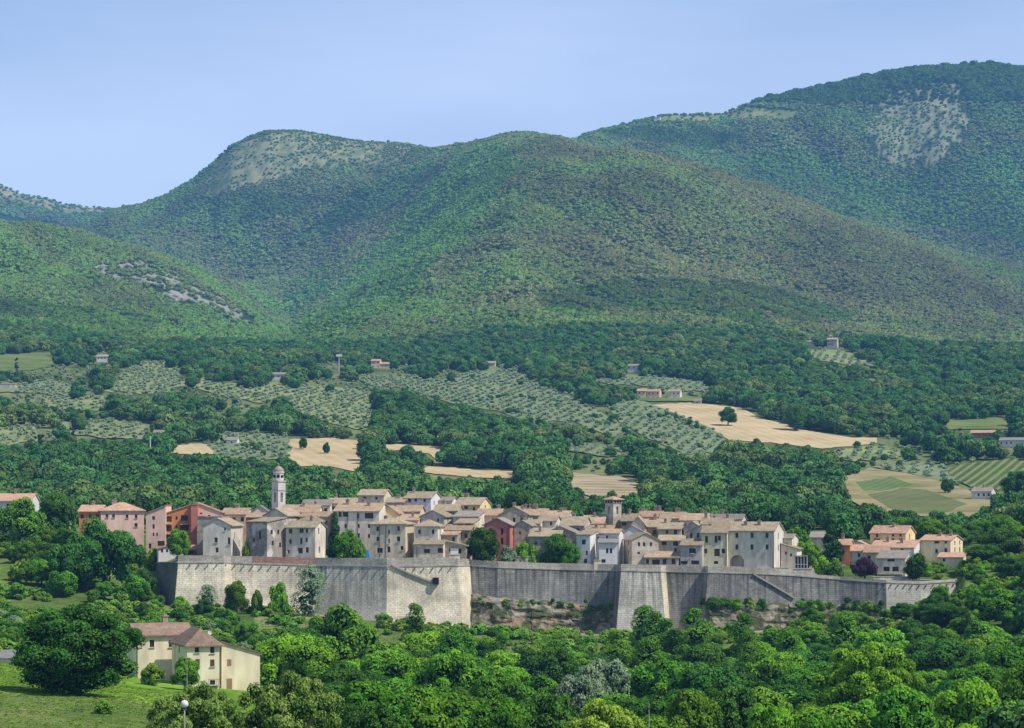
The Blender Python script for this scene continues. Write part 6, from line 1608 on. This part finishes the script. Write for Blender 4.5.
def mast(px, top, base, label, panel):
    p = hit(px, base); e = empty('mast', (p.x, p.y, p.z), 0); tag(e, label, 'mast'); h = zy(top, p.y)-p.z
    m = MB(); m.cyl(0, 0, -1, h, .35, .2, 6); m.build('pole', WC['white'], e)
    if panel:
        m = MB(); m.box(-2.2,-.3,h+.003,2.2,.3,h+1.6); m.build('panel', WC['white'], e)
mast(339, 356.5, 378, 'tall floodlight mast with white panel on the upper olive slope', True)
mast(150.3, 436, 472, 'tall thin white mast above the woods at the left', False)
# ------------------------------------------------------------------ sky, sun, haze, camera
AZ = Vector((0.66, -0.30, 0.0)).normalized(); EL = R(51)
sd = Vector((AZ.x*math.cos(EL), AZ.y*math.cos(EL), math.sin(EL)))
sun = bpy.data.lights.new('sun', 'SUN'); sun.energy = 5.0; sun.angle = R(.5); sun.color = (1, .94, .83)
so = bpy.data.objects.new('sun', sun); C.objects.link(so); so.rotation_euler = (-sd).to_track_quat('-Z', 'Y').to_euler()
so.location = (0, 0, 300)
w = bpy.data.worlds.new('World'); SC.world = w; w.use_nodes = True; nt = w.node_tree; nt.nodes.clear()
sk = nt.nodes.new('ShaderNodeTexSky'); sk.sky_type = 'NISHITA'; sk.sun_disc = False
sk.sun_elevation = EL; sk.sun_rotation = math.atan2(sd.x, sd.y); sk.air_density = 1.0; sk.dust_density = 1.0; sk.ozone_density = 1.5; sk.altitude = 300
tc = nt.nodes.new('ShaderNodeTexCoord'); mp = nt.nodes.new('ShaderNodeMapping'); mp.inputs['Scale'].default_value = (1.2, 1.2, 5); mp.inputs['Rotation'].default_value = (0, R(-9), 0)
nz = nt.nodes.new('ShaderNodeTexNoise'); nz.inputs['Scale'].default_value = 1.6; nz.inputs['Detail'].default_value = 5
rp = nt.nodes.new('ShaderNodeValToRGB'); rp.color_ramp.elements[0].position = .30; rp.color_ramp.elements[1].position = .66
rp.color_ramp.elements[0].color = (.06, .06, .06, 1); rp.color_ramp.elements[1].color = (.55, .55, .55, 1)
mx = nt.nodes.new('ShaderNodeMix'); mx.data_type = 'RGBA'; mx.inputs[7].default_value = SKYVEIL
tn = nt.nodes.new('ShaderNodeMix'); tn.data_type = 'RGBA'; tn.blend_type = 'MULTIPLY'; tn.inputs[0].default_value = 1; tn.inputs[7].default_value = SKYTINT
bg = nt.nodes.new('ShaderNodeBackground'); bg.inputs[1].default_value = .105; ow = nt.nodes.new('ShaderNodeOutputWorld')
l = nt.links.new
l(tc.outputs['Generated'], mp.inputs[0]); l(mp.outputs[0], nz.inputs[0]); l(nz.outputs[0], rp.inputs[0]); l(rp.outputs[0], mx.inputs[0])
sx = nt.nodes.new('ShaderNodeSeparateXYZ'); l(tc.outputs['Generated'], sx.inputs[0])
hr = nt.nodes.new('ShaderNodeValToRGB'); e = hr.color_ramp.elements; e[0].position = .2; e[0].color = (1, 1, 1, 1); e[1].position = .55; e[1].color = (.42, .42, .42, 1)
l(sx.outputs[2], hr.inputs[0])          # the sky deepens towards the zenith
zn = nt.nodes.new('ShaderNodeMix'); zn.data_type = 'RGBA'; zn.blend_type = 'MULTIPLY'; zn.inputs[0].default_value = 1
l(sk.outputs[0], tn.inputs[6]); l(tn.outputs[2], mx.inputs[6]); l(mx.outputs[2], zn.inputs[6]); l(hr.outputs[0], zn.inputs[7]); l(zn.outputs[2], bg.inputs[0]); l(bg.outputs[0], ow.inputs[0])

def haze_dome():
    """added dome whose thin blue haze glows by itself, in place of scattered sunlight"""
    m = MB(); n = 48; prof = [(11000, -60)] + [(11000*math.cos(a), 1500*math.sin(a)) for a in np.linspace(0, math.pi/2*.995, 12)]
    m.lathe(0, 0, prof, n); b = len(m.v); m.f.append(tuple(range(n-1, -1, -1))); m.mi.append(0); m.f.append(tuple(range(b-n, b))); m.mi.append(0)
    mt, t, out, N, L = nodes('haze'); 
    em = N('ShaderNodeEmission'); em.inputs[0].default_value = (*HAZEC, 1); em.inputs[1].default_value = HAZED  # haze glow is emitted, standing in for sunlight scattered by the air
    ab = N('ShaderNodeVolumeAbsorption'); ab.inputs[0].default_value = (0, 0, 0, 1); ab.inputs[1].default_value = HAZED
    ad = N('ShaderNodeAddShader'); L(em.outputs[0], ad.inputs[0]); L(ab.outputs[0], ad.inputs[1]); L(ad.outputs[0], out.inputs['Volume'])
    o = m.build('sky_haze', mt); tag(o, kind='structure')
if HAZED: haze_dome()

cam = bpy.data.cameras.new('camera'); co = bpy.data.objects.new('camera', cam); C.objects.link(co)
co.location = (0, 0, 0); co.rotation_euler = (R(90), 0, 0); cam.sensor_width = 36; cam.lens = 36*FPX/1024
cam.shift_y = (HZ-364)/1024; cam.clip_start = 1; cam.clip_end = 40000; SC.camera = co
SC.view_settings.view_transform = 'Standard'; SC.view_settings.look = 'None'; SC.view_settings.exposure = 0; SC.view_settings.gamma = 1
SC.cycles.use_denoising = True; SC.cycles.max_bounces = 5; SC.cycles.diffuse_bounces = 3; SC.cycles.transparent_max_bounces = 8; SC.cycles.volume_bounces = 0
SC.cycles.use_adaptive_sampling = True
